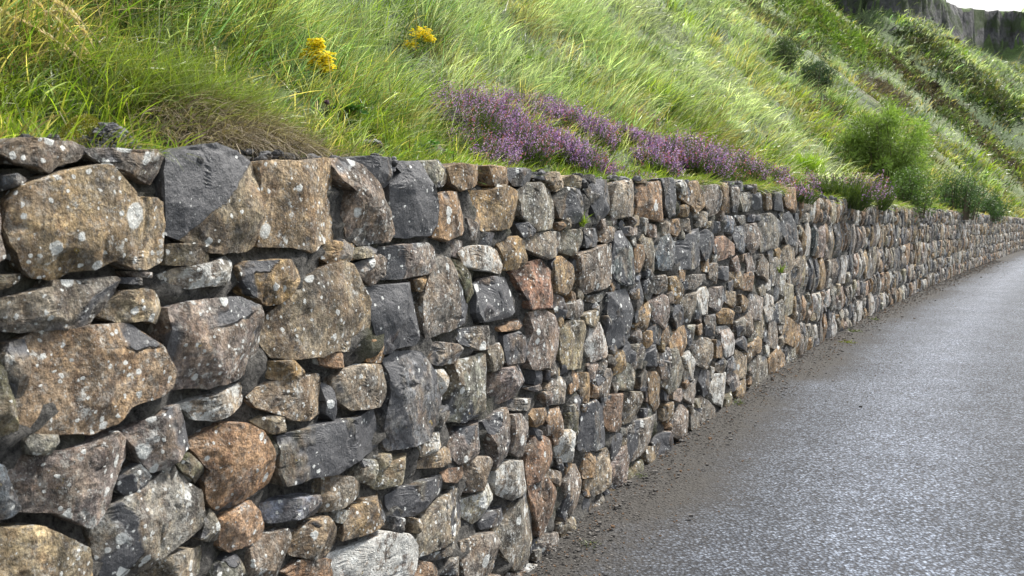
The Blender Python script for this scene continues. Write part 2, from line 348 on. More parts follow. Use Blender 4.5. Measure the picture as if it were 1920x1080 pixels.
# cliff faces take the rock material
me = hillobj.data; me.materials.append(M_CLIFF)
fz = HVf[HF]; e1 = fz[:, 1]-fz[:, 0]; e2 = fz[:, 3]-fz[:, 0]; nn = np.cross(e1, e2); nn /= np.linalg.norm(nn, axis=1)[:, None]+1e-9
me.polygons.foreach_set('material_index', (np.abs(nn[:, 2]) < .36).astype(np.int32))
tag(hillobj, kind='structure')
BVH = BVHTree.FromPolygons([Vector(v) for v in HVf.tolist()], HF.tolist())
def onhill(px, py):
    """point of the hillside seen at a place of the photo, with its wall coordinates"""
    r = rays(px, py); r = r/np.linalg.norm(r)
    hit = BVH.ray_cast(Vector((0, 0, CZ)), Vector(r))
    if hit[0] is None: return None
    p = np.array(hit[0]); d2 = (_X-p[0])**2+(_Y-p[1])**2; i = int(np.argmin(d2))
    return p, _S[i], math.sqrt(d2[i])
STONES = """
#A 0 250 2.7
A0 g -30,30 0,25 40,60 38,95 0,108 -30,100
A1 p 40,60 130,20 250,20 300,35 420,35 500,70 495,100 440,140 330,165 290,200 220,170 110,150 35,100
A2 g 480,85 520,70 620,70 700,80 820,78 865,110 862,170 830,260 760,240 640,185 560,160 495,110
A3 T 130,265 240,230 330,195 440,170 570,160 620,230 660,280 700,320 820,325 862,350 875,500 868,650 790,680 700,690 590,645 500,690 380,700 330,740 200,745 150,690 120,600 60,470 60,350
A4 D 880,110 950,85 1050,60 1120,50 1200,70 1290,110 1335,160 1350,300 1350,570 1300,600 1100,605 1010,570 890,505 880,400 870,200
A5 w 890,720 960,680 1100,655 1210,622 1243,650 1235,740 1180,775 1080,775 980,790 900,750
A6 g 0,860 100,830 290,780 300,745 460,740 625,722 645,745 610,850 540,930 500,985 390,995 300,1000 150,1015 20,1000 0,980
A7 y 570,890 620,840 660,800 750,785 840,800 885,840 888,960 850,970 760,950 700,960 620,960 570,930
A8 d 650,735 720,730 810,738 818,760 740,772 660,760
A9 g 700,700 830,705 825,735 720,730
A10 m -30,725 0,722 160,710 165,740 100,780 0,800 -30,800
A11 g -30,180 0,230 35,270 30,380 20,540 60,640 0,670 -30,670
A13 b 60,215 120,200 190,235 130,262 60,300
#B 0 600 2.25
B1 T 110,110 200,50 330,40 430,20 560,20 640,60 700,120 745,215 735,290 680,330 560,370 500,440 400,490 320,480 230,490 130,480 100,380 95,250
B2 g 50,150 90,100 150,85 155,200 140,320 110,350 80,280 50,210
B3 m -40,70 0,80 30,150 60,260 95,370 105,470 90,530 0,570 -40,560
B4 p 80,590 200,570 330,550 420,515 520,470 575,510 580,570 540,680 490,790 440,860 400,880 320,850 260,820 140,820 110,760 90,650
B5 g 560,490 640,430 740,375 790,360 815,430 822,540 770,590 710,630 660,650 620,600 600,540
B6 b 545,680 620,610 665,660 640,710 570,755 540,720
B7 g 470,820 560,760 660,690 760,620 820,690 870,720 880,820 870,880 780,950 700,1010 640,1060 560,1100 480,1100 450,1000 440,920
B8 b -40,600 0,605 60,620 80,700 120,800 90,840 0,860 -40,860
B9 y -30,860 80,890 200,870 330,930 420,970 435,1080 430,1130 -30,1130
B10 o 830,530 900,480 960,440 1040,435 1110,470 1150,530 1175,620 1170,690 1100,740 1020,790 950,810 900,770 890,690 910,640 870,590
B11 g 870,930 900,850 930,800 945,870 960,940 900,940
B12 o 950,850 1020,800 1080,765 1120,810 1140,880 1130,930 1060,960 1000,985 960,960
B13 p 730,-20 740,-50 820,-70 900,-85 1040,-95 1110,-60 1130,0 1135,170 1090,220 1040,250 900,290 770,295 750,200 735,100
B14 w 800,365 900,330 1000,290 1060,270 1085,310 1060,360 1000,400 930,430 860,425 840,390
B16 y 610,1070 700,1010 780,985 920,960 945,1000 900,1080 700,1130 600,1130
B19 m 780,600 830,560 900,640 870,700 800,650
B20 g 950,1040 1030,990 1060,1080 1050,1120 930,1120
#C 480 280 2.571
C1 T 55,60 150,50 260,65 380,40 400,90 420,250 443,400 420,440 330,460 280,495 200,470 70,465 65,350 70,200
C2 p 390,45 470,45 520,70 590,150 620,230 660,300 675,400 650,440 520,460 470,420 450,350 470,250 480,200 420,150 400,90
C3 D 520,45 580,30 680,40 690,100 650,185 610,160 560,90
C4 d 690,60 800,60 840,150 870,270 870,360 840,415 720,420 680,420 680,300 670,170 720,110
C5 g 820,60 900,50 945,90 960,150 930,180 860,180 840,120
C6 t 955,90 1000,65 1090,80 1115,120 1115,165 1050,190 1000,200 965,160
C7 o 870,240 940,205 990,210 1020,280 1053,370 1010,410 930,440 870,420 880,330
C8 t 1065,200 1150,200 1200,170 1260,200 1290,250 1298,330 1270,370 1180,390 1110,390 1070,300
C10 g 1050,330 1095,360 1095,440 1060,440 1055,400
C11 b 1100,400 1160,400 1165,465 1110,470
C12 y 470,480 570,465 607,485 590,520 510,530 475,510
C13 g 510,560 560,530 620,505 648,530 640,610 580,660 540,620
C14 g 645,480 720,460 840,450 875,480 880,570 850,600 750,620 660,630 650,560
C15 w 990,500 1060,465 1130,465 1190,490 1210,560 1205,600 1080,580 1020,560
C17 t 1190,450 1270,420 1300,440 1325,540 1290,570 1220,585 1210,520
C18 t -30,570 20,545 130,530 240,535 265,560 240,620 200,700 150,750 80,755 20,700 -20,640
C19 y 210,700 250,640 330,580 440,540 480,560 520,640 560,730 583,880 540,940 480,975 400,970 330,1000 200,1005 120,1000 80,940 70,860 160,760
C20 D 575,670 640,660 775,645 800,700 800,800 820,890 790,940 700,960 640,990 610,900 585,800 580,720
C21 g 880,560 900,510 950,540 1000,620 1040,700 1060,760 1030,830 960,870 850,910 835,850 835,720 860,640
C22 m 965,520 1000,540 1040,600 1070,690 1050,740 1010,660 980,580
C23 D 1075,650 1150,615 1230,620 1270,690 1285,780 1220,810 1100,835 1070,790 1080,710
C24 t 785,630 850,610 850,650 820,690 800,680
C26 g 1000,880 1090,850 1200,850 1205,900 1160,960 1080,970 1020,940
C27 t 1200,860 1330,815 1325,850 1260,875 1210,880
C28 p 1140,960 1210,935 1220,1010 1215,1060 1150,1075
C29 d 1220,900 1280,880 1315,910 1330,960 1310,1030 1230,1040 1220,970
C30 g 840,970 900,930 990,940 1008,960 990,1030 900,1045 860,1020
C32 t 350,990 430,980 480,1000 480,1050 400,1060 350,1040
#D 480 660 2.571
D1 y 10,220 50,180 150,130 250,120 340,110 365,150 360,230 350,300 290,330 200,335 120,300 40,270
D2 d 365,150 400,170 415,290 405,340 365,300
D3 p 410,130 460,90 560,60 640,65 662,120 655,220 620,265 480,285 430,230 405,180
D4 B 650,40 720,10 830,5 860,60 890,130 910,220 900,270 860,350 830,420 760,450 680,475 660,420 665,300 680,200 670,110
D5 d 130,410 250,375 400,340 520,310 605,285 630,350 650,450 600,490 500,530 400,590 280,610 150,655 135,560 140,480
D6 y 570,620 600,580 680,540 760,480 800,450 800,540 770,590 700,640 620,670
D7 w 810,450 850,400 970,380 940,440 870,490 820,510
D8 y 810,570 860,500 940,458 970,490 965,540 900,560
D9 g 965,430 1020,370 1105,335 1118,400 1100,470 1050,520 990,545 970,500
D10 g 870,360 900,290 945,260 945,330 910,365
D11 w 890,90 930,85 950,140 950,215 915,215
D12 g 985,50 1120,10 1135,120 1140,240 1090,300 1020,335 960,340 960,250 985,150
D13 g 1145,110 1230,75 1325,60 1330,140 1290,200 1240,225 1200,255 1150,180
D15 p 370,620 400,600 480,605 545,650 540,700 480,730 400,765 340,780 350,700
D16 b 75,800 110,740 200,710 330,690 340,740 320,790 220,810 120,835
D17 o 455,820 500,750 580,710 655,690 675,740 665,800 600,850 520,890 440,910
D18 y 190,960 230,880 300,820 360,795 410,850 437,920 420,970 330,1010 220,990
D19 p 0,960 60,900 180,855 195,920 180,1000 150,1080 130,1110 -10,1110
D20 W 360,1060 420,980 520,930 640,870 740,880 780,930 790,1000 760,1080 700,1130 380,1130
D21 d 680,700 720,670 850,620 920,595 940,640 930,690 870,720 800,790 720,800 680,750
D22 r 935,590 960,565 1020,550 1025,590 990,635 940,630
D23 y 1025,560 1070,510 1130,505 1160,560 1155,630 1100,670 1040,680 1010,620
D24 g 1120,340 1170,300 1215,270 1230,350 1240,470 1210,520 1170,560 1155,450 1130,390
D25 g 1245,310 1290,300 1330,350 1345,430 1325,500 1270,500 1240,480
D26 r 1335,490 1380,400 1420,420 1455,490 1440,560 1380,620 1330,640 1325,560
D27 w 1180,580 1240,525 1310,530 1325,610 1300,680 1240,715 1185,690 1170,640
D28 p 800,860 860,770 960,680 1010,640 1028,720 1025,850 980,910 880,960 800,990 790,920
D29 w 1040,720 1110,670 1160,640 1165,720 1120,780 1080,835 1045,800
D30 d 1110,830 1160,780 1230,745 1230,790 1180,840 1120,860
D31 p 1230,790 1290,710 1320,670 1345,760 1360,880 1340,960 1300,1040 1260,1060 1220,980 1200,920 1190,850
D32 r 1330,650 1420,610 1470,680 1480,800 1460,850 1380,890 1360,800 1340,720
D33 p 1025,920 1080,890 1150,870 1190,930 1205,1010 1190,1080 1030,1100 1015,1000
D34 g 850,1000 930,950 1000,910 1010,940 940,990 870,1020
D35 r 770,1060 810,1010 870,1020 930,1060 920,1100 780,1110
D36 g 930,1080 960,1010 1000,990 1015,1080
D37 g 1360,930 1420,880 1475,875 1490,940 1440,970 1390,985
D38 g 1500,700 1500,640 1530,560 1570,545 1590,620 1580,720 1540,780 1500,780
D39 p 1430,610 1450,570 1490,580 1495,640 1480,650
D40 w 1460,460 1480,400 1520,375 1570,420 1580,480 1540,530 1480,530
D41 t 1420,330 1440,280 1490,260 1505,330 1490,400 1460,430
D42 t 1350,310 1370,280 1415,270 1415,340 1370,365
D43 g 1415,180 1440,130 1480,120 1520,190 1515,245 1430,255
D44 m 1520,300 1560,270 1585,310 1575,400 1550,400
D45 g 1210,250 1270,230 1380,225 1390,260 1330,285 1240,285
D46 g 1345,180 1410,140 1410,170 1370,195
D48 y 1490,830 1550,800 1575,850 1560,900 1500,920
#E 900 300 2.7
E1 g 205,160 260,120 320,115 380,150 410,220 420,290 380,340 300,360 260,310 230,280 225,220
E2 y 310,60 380,60 440,60 460,90 430,140 400,160 370,110 320,85
E3 y 445,100 480,75 555,90 552,150 500,140 450,120
E4 d 150,40 240,40 300,60 290,110 240,135 190,130 160,80
E5 d 400,190 440,140 520,145 560,200 580,280 560,310 480,320 430,290 420,240
E6 d 560,150 600,100 680,105 690,170 670,250 640,310 600,300 580,220
E7 p 680,200 700,120 770,100 820,140 825,220 810,280 700,295 680,270
E8 o 825,190 850,120 920,110 940,180 943,270 930,310 830,285
E9 d 925,95 980,90 1000,150 1028,210 1010,270 960,290 945,230 940,150
E10 o 1035,170 1060,120 1110,105 1140,180 1145,230 1105,270 1060,220 1040,200
E11 g 1135,130 1210,125 1230,180 1230,260 1170,285 1150,230 1140,180
E12 t 1235,120 1265,115 1278,200 1275,265 1240,265
E13 g 1280,140 1310,140 1330,220 1325,265 1285,260
E14 g 1330,170 1370,165 1390,200 1385,255 1335,260
E15 d 1395,170 1440,165 1450,220 1430,240 1400,255
E16 o 1455,165 1490,180 1495,245 1460,255
E17 D 1495,165 1530,160 1548,210 1540,260 1500,250
E18 t 1555,140 1600,140 1610,220 1600,265 1560,240
E19 t 1030,240 1050,225 1080,245 1075,280 1050,290 1030,270
E20 g 245,390 330,365 435,365 440,430 420,480 350,505 300,480 250,440
E21 g 445,355 520,350 540,390 530,440 480,485 440,460
E22 d 545,350 605,345 625,420 600,440 550,445
E23 y 615,400 650,335 705,345 690,400 650,425
E24 b 705,370 740,360 780,450 795,560 780,630 740,635 695,600 685,500 690,420
E25 p 500,480 560,460 640,430 680,430 690,540 680,620 640,650 550,675 520,640 510,560
E26 o 385,600 395,520 420,490 460,520 500,610 490,660 440,685 395,670
E27 r 215,560 270,520 320,505 370,570 378,700 370,745 265,755 245,680
E28 t 795,430 840,430 850,520 840,565 795,570
E29 g 845,390 880,400 905,470 905,550 870,580 850,540
E30 b 910,430 960,370 1000,440 1010,520 990,560 920,555
E31 d 1005,430 1060,380 1115,350 1140,430 1130,530 1080,555 1030,550 1010,510
E32 d 1120,380 1150,350 1195,380 1200,450 1150,510 1130,450
E33 r 1200,400 1240,385 1300,430 1300,480 1220,510 1195,470
E34 b 1300,350 1340,330 1355,400 1360,460 1330,475 1300,440
E35 p 1365,330 1400,320 1430,380 1420,440 1380,475 1365,430
E36 g 1425,280 1470,270 1530,310 1530,440 1480,450 1440,465 1425,380
E37 d 1540,290 1570,260 1610,340 1610,440 1560,430 1540,360
E80 g 720,345 770,335 820,345 810,380 750,385
E81 p 860,320 905,330 915,390 880,395
E82 t 975,310 1030,295 1045,320 1000,390 975,360
E83 g 1045,300 1080,295 1095,340 1060,365 1040,345
E84 y 1150,315 1185,310 1190,335 1160,345
E85 b 1190,310 1240,315 1235,350 1200,370
E86 b 1245,280 1300,290 1305,340 1290,385 1250,360
E87 g 1315,280 1365,280 1360,320 1330,330
E88 d 1385,285 1440,275 1435,310 1390,305
E40 p 280,780 330,760 380,790 410,880 415,980 400,1040 290,1060 270,960 290,860
E41 y 425,850 470,820 535,815 555,900 563,1000 540,1050 440,1060 420,1000 430,930
E42 w 560,870 620,825 650,870 665,960 640,1000 580,1020 560,960
E43 D 670,680 760,655 775,720 785,820 775,900 720,940 690,970 670,880 670,780
E44 g 575,690 660,665 660,700 600,725 570,715
E45 y 545,790 640,730 645,780 590,850 550,830
E46 g 450,740 540,700 570,720 560,770 500,810 460,800
E47 d 400,680 440,700 450,760 440,820 410,800 385,740
E48 d 800,640 830,590 845,680 820,740 800,760
E89 g 850,620 870,590 885,700 870,725 850,680
E49 g 885,600 940,580 980,600 980,640 910,680 890,650
E50 t 985,600 1010,590 1040,680 1030,735 990,720
E51 g 1045,590 1100,580 1165,580 1165,610 1090,660 1050,640
E52 p 1170,530 1200,520 1215,590 1205,625 1170,600
E53 d 1215,540 1265,540 1270,590 1245,615 1215,590
E54 o 1280,570 1330,565 1345,620 1330,655 1290,640
E55 o 1350,580 1380,565 1405,620 1395,665 1350,660
E56 t 820,780 870,715 882,790 850,860 815,890 805,840
E57 p 890,720 930,680 960,700 975,800 940,855 905,820
E58 g 1040,700 1090,670 1105,740 1080,820 1035,820
E59 w 1110,680 1150,640 1170,710 1165,780 1120,785
E60 g 1175,650 1235,640 1245,700 1210,770 1175,740
E61 y 1250,660 1310,670 1320,710 1290,750 1260,720
E62 o 940,860 990,840 975,910 945,945 930,900
E63 t 985,910 1020,850 1050,840 1050,940 1020,995 980,960
E64 g 1060,850 1100,835 1100,910 1070,945 1055,900
E65 o 1105,840 1140,825 1150,870 1120,890
E66 d 1150,800 1195,780 1220,830 1200,890 1160,890
E67 w 1230,850 1260,840 1300,920 1295,980 1250,1005 1235,930
E68 g 1100,920 1160,900 1190,930 1195,1000 1150,1060 1110,1040 1095,980
E69 t 1220,770 1260,750 1310,780 1300,830 1240,830
E70 p 1340,780 1365,760 1388,850 1375,900 1345,880
E71 g 770,950 820,925 850,980 850,1050 800,1060 775,1010
E72 d 850,950 900,935 920,1000 900,1050 860,1040
E73 g 920,1000 960,950 1010,980 1025,1060 1000,1120 930,1110
E74 w 1035,1010 1070,975 1100,1040 1110,1110 1050,1120
#F 1000 600 2.25
F1 b 230,370 270,340 300,370 320,450 310,530 270,555 220,550 215,480
F2 r 310,350 340,320 395,310 400,390 370,470 330,470 310,420
F3 p 400,310 460,305 480,350 450,410 400,440
F4 o 490,225 525,220 550,280 555,350 520,385 500,350
F5 g 540,200 570,130 610,120 630,200 620,280 580,315 545,260
F6 g 350,260 400,180 450,230 452,290 400,300 360,290
F7 g 270,240 330,205 350,240 330,300 300,350 275,300
F8 p 600,300 640,290 645,320 625,350 600,335
F9 p 585,440 640,360 665,400 665,470 630,510 590,480
F10 o 570,360 605,345 610,390 580,435
F11 g 700,370 720,320 770,370 800,410 795,450 740,490 715,440
F12 g 385,490 440,430 540,400 560,430 520,490 450,580 415,600 400,540
F13 p 340,600 400,530 412,600 400,680 345,720 335,660
F14 y 240,680 280,590 320,540 337,580 330,700 270,740 245,770
F15 m 415,620 470,590 487,640 480,670 415,690
F16 d 520,580 540,500 580,470 600,510 620,560 570,610 520,650
F17 y 655,530 700,480 718,490 700,530 660,550
F18 w 750,270 780,230 825,225 825,320 810,370 770,350 750,310
F19 g 650,290 690,250 700,310 680,370 650,330
F20 w 640,160 665,130 700,190 700,235 660,230
F21 p 690,100 720,75 770,90 770,190 730,210 700,180
F22 m 810,410 820,330 850,300 858,380 820,415
F23 g 920,200 950,150 990,160 1000,260 930,320 920,260
F24 t 1000,170 1040,110 1070,160 1070,240 1010,270
F25 g 1080,160 1110,115 1140,170 1130,220 1080,235
F26 t 860,270 900,250 915,320 880,360 860,320
F27 t 600,60 640,30 655,90 640,155 600,120
F28 w 800,60 830,30 860,90 850,140 810,160
F29 d 865,100 890,65 910,90 900,140
F30 t 915,110 950,70 985,90 980,120 930,155
F31 d 480,150 520,110 545,150 530,200 490,190
F32 g 425,110 460,95 485,150 480,210 440,200
"""
LABELS = {
 'A3':'very large tan brown stone with round white lichen spots, left of the black one in the top rows',
 'A4':'large blue black basalt stone with a tan lower corner, under the brown grass tussock',
 'B1':'large ochre stone with smooth flat face, left end of wall below the long grey slab',
 'D5':'long flat dark grey slab lying slantwise, right of the round orange brown stone',
 'D4':'tall stone with a smooth blue grey patch on its face',
 'C1':'large square pinkish brown stone with big white lichen blot along its lower edge',
 'C19':'big rounded tan stone streaked with grey, left of the chipped black stone',
 'C20':'black chipped basalt stone with a crack across it',
 'D20':'stone covered in large white lichen blots at the foot of the picture',
 'B10':'round orange brown stone among the mortar',
 'D26':'brick red pointed stone low in the wall',
 'A5':'small pale stone crusted white, below the big black basalt stone',
 'A6':'long low grey slab under the very large tan stone',
 'B4':'purplish brown stone with mustard yellow lichen streaks',
 'B7':'grey stone sprinkled with round white lichen dots, beside the round orange stone',
 'C23':'dark blue black wedge stone with polished broken face',
 'E43':'tall black columnar stone with stepped broken edge',
 'E24':'tall blue grey slab standing on end in the second course',
 'D12':'upright grey stone speckled with white lichen, right of the blue patched stone',
}
# ------------------------------------------------------------------ wall stones
TINT = {'t': (.285,.195,.105), 'T': (.275,.20,.12), 'o': (.27,.18,.105), 'g': (.19,.175,.15), 'd': (.10,.095,.09), 'D': (.055,.058,.066),
        'b': (.13,.145,.165), 'B': (.15,.155,.16), 'w': (.32,.285,.235), 'W': (.27,.235,.19), 'p': (.215,.183,.148), 'y': (.26,.222,.15),
        'r': (.245,.155,.105), 'm': (.14,.135,.09)}
PRM = {'t': (.35,.06,.05), 'T': (.5,.0,.0), 'o': (.35,.04,.05), 'g': (.5,.18,.08), 'd': (.2,.5,.0), 'D': (.2,.62,.0), 'b': (.3,.3,.0), 'B': (.15,.25,.0),
       'w': (.95,.0,.0), 'W': (1.2,.0,.0), 'p': (.5,.06,.03), 'y': (.45,.05,.22), 'r': (.3,.0,.0), 'm': (.3,.15,.4)}
def inpoly(px, py, P):
    r = np.zeros(px.shape, bool); n = len(P)
    for i in range(n):
        x1, y1 = P[i]; x2, y2 = P[(i+1) % n]
        if y1 == y2: continue
        c = ((y1 > py) != (y2 > py)) & (px < (x2-x1)*(py-y1)/(y2-y1)+x1)
        r ^= c
    return r
def parea(P):
    P = np.asarray(P); x, y = P[:, 0], P[:, 1]
    return .5*abs(np.dot(x, np.roll(y, -1))-np.dot(y, np.roll(x, -1)))
def stone_mesh(sz, code, N, rings, rng, P=None, key=None):
    """sz: outline in wall coordinates (s, z). Returns V, F, tint, prm"""
    Q = np.array(sz, float)
    # cut corners once, lightly
    Q2 = []
    for i in range(len(Q)):
        a = Q[i]; b = Q[(i+1) % len(Q)]
        Q2 += [a*.94+b*.06, a*.06+b*.94]
    Q = np.array(Q2) if N > 16 else Q
    e = np.linalg.norm(np.roll(Q, -1, 0)-Q, axis=1); L = np.concatenate([[0], np.cumsum(e)])
    O = []                                   # points along every edge, corners kept
    for i in range(len(Q)):
        k_ = max(1, int(round(N*e[i]/L[-1])))
        O += [Q[i]+(Q[(i+1) % len(Q)]-Q[i])*(j_/k_) for j_ in range(k_)]
    O = np.array(O); N = len(O)
    c = O.mean(0); size = math.sqrt(max(parea(O), 1e-5))
    sd = int(rng.integers(1e6))
    jit = 1+.018*vnoise(np.stack([O[:, 0]/size*5, O[:, 1]/size*5, np.full(N, sd % 97)], 1), sd)+.02*vnoise(np.stack([O[:, 0]/size*14, O[:, 1]/size*14, np.full(N, sd % 31)], 1), sd+1)
    O = c+(O-c)*jit[:, None]
    if P is None: P = min(.036, .11*size+.010)*rng.uniform(.75, 1.15)
    rr = np.concatenate([[.93, 1.0], 1-(np.linspace(0, 1, rings+1)[1:]**1.35)])   # back ring, outline, then inwards
    rr[-1] = 0
    # facet planes
    nf = 9
    ang = rng.uniform(0, 2*math.pi, nf); g = rng.uniform(.1, 1.6, nf)*P/size*2.2
    off = P*(.95+g/(P/size*2.2)*rng.uniform(.34, .75, nf))
    g[1:3] = rng.uniform(.35, 1.2, 2)*P/size*2.2; off[1:3] = P*rng.uniform(.98, 1.2, 2)
    g[0] = rng.uniform(.02, .25)*P/size*2; off[0] = P*rng.uniform(.86, .98)
    edge = rng.uniform(.05, .10); fresh = set(np.argsort(-g)[:int(rng.integers(1, 5))].tolist()); DK = []
    pts = []; 
    for k, r in enumerate(rr[:-1]):
        q = c+(O-c)*r
        if k == 0: d = np.full(N, -.13); dk = np.zeros(N)
        else:
            ed = np.clip((1-r)/edge, 0, 1)
            d = P*(.5+.5*ed**.5)*1.15
            dk = np.zeros(N)
            for j in range(nf):
                e_ = off[j]-g[j]*((q[:, 0]-c[0])*math.cos(ang[j])+(q[:, 1]-c[1])*math.sin(ang[j]))
                tr = np.clip((d-e_)/(.14*P), 0, 1); dk = dk*(1-tr)+tr*(1. if j in fresh else 0.); d = np.minimum(d, e_)
            if k == 1: d = np.minimum(d, P*.45)
            w = np.stack([q[:, 0]/size*2.3, q[:, 1]/size*2.3, np.full(N, (sd % 89)*1.3)], 1)
            f1 = fbm(w, 4, sd, .55)
            rid = 1-np.abs(vnoise(w*1.7, sd+9))
            d = d+size*(.026*f1)-size*(.03 if size < .15 else .018)*np.maximum(0, rid-.82)/.18*sstep(-.1, .3, vnoise(w*.6, sd+4))
            if k == 1: d = np.minimum(d, P*.6)
        pts.append(np.column_stack([q, d])); DK.append(dk)
    A = np.concatenate(pts)
    ctr = np.array([[c[0], c[1], pts[-1][:, 2].mean()]])
    A = np.vstack([A, ctr])
    V = wp(A[:, 0], A[:, 2]+.0, A[:, 1])
    nr = len(rr)-1
    i = np.arange(N); j = (i+1) % N
    Fq = np.concatenate([np.stack([k*N+i, k*N+j, (k+1)*N+j, (k+1)*N+i], 1) for k in range(nr-1)])
    Ft = np.stack([(nr-1)*N+i, (nr-1)*N+j, np.full(N, nr*N)], 1)
    t = np.array(TINT[code])*rng.uniform(.82, 1.18)*(1+rng.uniform(-.06, .06, 3))
    pr = np.array(PRM[code])+rng.uniform(-.07, .07, 3)
    pr = np.clip(pr, 0, 1.3); pr = np.tile(pr, (len(V), 1)); pr[:, 1] += .30*np.concatenate(DK+[[0]])
    if key == 'A4': pr[:, 1] = np.where((A[:, 1]-c[1])*1.2-(A[:, 0]-c[0])*.9+.02*vnoise(A*14, 3) > -.005, .8, .0); t = np.where(pr[:, 1:2] > .5, t, np.array([.24, .20, .135]))
    return V, [Fq, Ft], t, pr
class Batch:
    def __init__(s): s.p = []; s.q = []
    def add(s, V, Fl, t, pr): s.p.append((V, Fl, t)); s.q.append(pr)
    def build(s, name, mat, parent):
        V, Fl, t = cat_parts(s.p)
        return mk(name, V, Fl, mat, parent, {'tint': t, 'prm': np.concatenate(s.q)})
wall = empty('stone_wall', tuple(wp(0.)), 'long mortared wall of rough basalt stones between the road and the grassy bank', 'wall'); wall['kind'] = 'thing'
traced = []; ox = oy = 0; sc = 1
for ln in STONES.strip().splitlines():
    w = ln.split()
    if w[0][0] == '#': ox, oy, sc = float(w[1]), float(w[2]), float(w[3]); continue
    P = [(float(a)/sc+ox, float(b)/sc+oy) for a, b in (q.split(',') for q in w[2:])]
    traced.append((w[0], w[1], np.array(P)))
order = sorted(range(len(traced)), key=lambda i: -parea(np.clip(traced[i][2], 0, [1920, 1080])))
big = set(order[:99])
rest = Batch()
for i, (key, code, P) in enumerate(traced):
    rng = np.random.default_rng(1000+i)
    a = math.sqrt(parea(P))
    cen = P.mean(0); P = cen+(P-cen)*float(np.interp(cen[0], [300, 1000], [1.012, 1.05]))
    s, z = unproj_wall(P[:, 0], P[:, 1], .024)
    N = int(np.clip(a*.55, 20, 72)); rings = int(np.clip(a*.14, 6, 20))
    V, Fl, t, pr = stone_mesh(np.column_stack([s, z]), code, N, rings, rng, key=key)
    if i in big:
        o = mk('stone', V, Fl, M_STONE, wall, {'tint': t, 'prm': pr})
        if key in LABELS: o['label'] = LABELS[key]
    else: rest.add(V, Fl, t, pr)
# small stones wedged between the big ones
topy = lambda x: np.interp(x, TOPPX[:, 0], TOPPX[:, 1])
bpx = np.array(BASEPX, float)
basey = lambda x: np.where(x < 1000, 1085+(1000-x)*.8, np.interp(x, bpx[:, 0], bpx[:, 1]))
ST = 5
gx, gy = np.meshgrid(np.arange(-60, 1500, ST), np.arange(240, 1120, ST)); gx = gx.astype(float).ravel(); gy = gy.astype(float).ravel()
ok = (gy > topy(gx)+2) & (gy < basey(gx)-3); gx = gx[ok]; gy = gy[ok]
occ = np.zeros(gx.shape, bool)
for _, _, P in traced: occ |= inpoly(gx, gy, P)
gx = gx[~occ]; gy = gy[~occ]
for (xa, xb, ax, ay, rmin) in ((-60, 640, .8, 1.3, 23), (640, 1010, 1.1, 1., 13.5), (1010, 1505, 1.9, .8, 6.5)):
    m = (gx >= xa) & (gx < xb); X = gx[m]; Yp = gy[m]; Dm = np.full(X.shape, 999.)
    segs = [P for _, _, P in traced if P[:, 0].max() > xa-80 and P[:, 0].min() < xb+80]
    for P in segs:
        for k in range(len(P)):
            a = P[k]*[ax, ay]; b = P[(k+1) % len(P)]*[ax, ay]; ab = b-a
            t = np.clip(((X*ax-a[0])*ab[0]+(Yp*ay-a[1])*ab[1])/(ab@ab+1e-9), 0, 1)
            Dm = np.minimum(Dm, np.hypot(X*ax-a[0]-t*ab[0], Yp*ay-a[1]-t*ab[1]))
    Dm = np.minimum(Dm, (Yp-topy(X)+4)*ay); Dm = np.minimum(Dm, np.maximum(0, (basey(X)-Yp)*ay+4))
    maxr = 30 if xa < 1000 else 21
    for it in range(420):
        k = int(np.argmax(Dm)); r = min(Dm[k], maxr)
        if r < rmin: break
        rng = np.random.default_rng(5000+it+xa+60)
        cx, cy = X[k], Yp[k]; nv = 4 if rng.random() < .6 else 5; th = rng.uniform(.5, 1.1)+np.arange(nv)*2*math.pi/nv+rng.uniform(-.28, .28, nv)
        rad = r*rng.uniform(.85, 1.3, nv)/np.maximum(np.abs(np.cos(th)), np.abs(np.sin(th)))**.75
        P = np.column_stack([cx+np.cos(th)*rad/ax*1.1, cy+np.sin(th)*rad/ay*1.1])
        s, z = unproj_wall(P[:, 0], P[:, 1], .0)
        code = rng.choice(list('ggggggdddttttppyybwwo'))
        hs = stone_mesh(np.column_stack([s, z]), code, int(np.clip(r*1.6, 14, 36)), 5, rng, P=rng.uniform(.004, .035))
        rest.add(*hs)
        Dm = np.minimum(Dm, np.maximum(0, np.hypot((X-cx)*ax, (Yp-cy)*ay)-r*1.02))
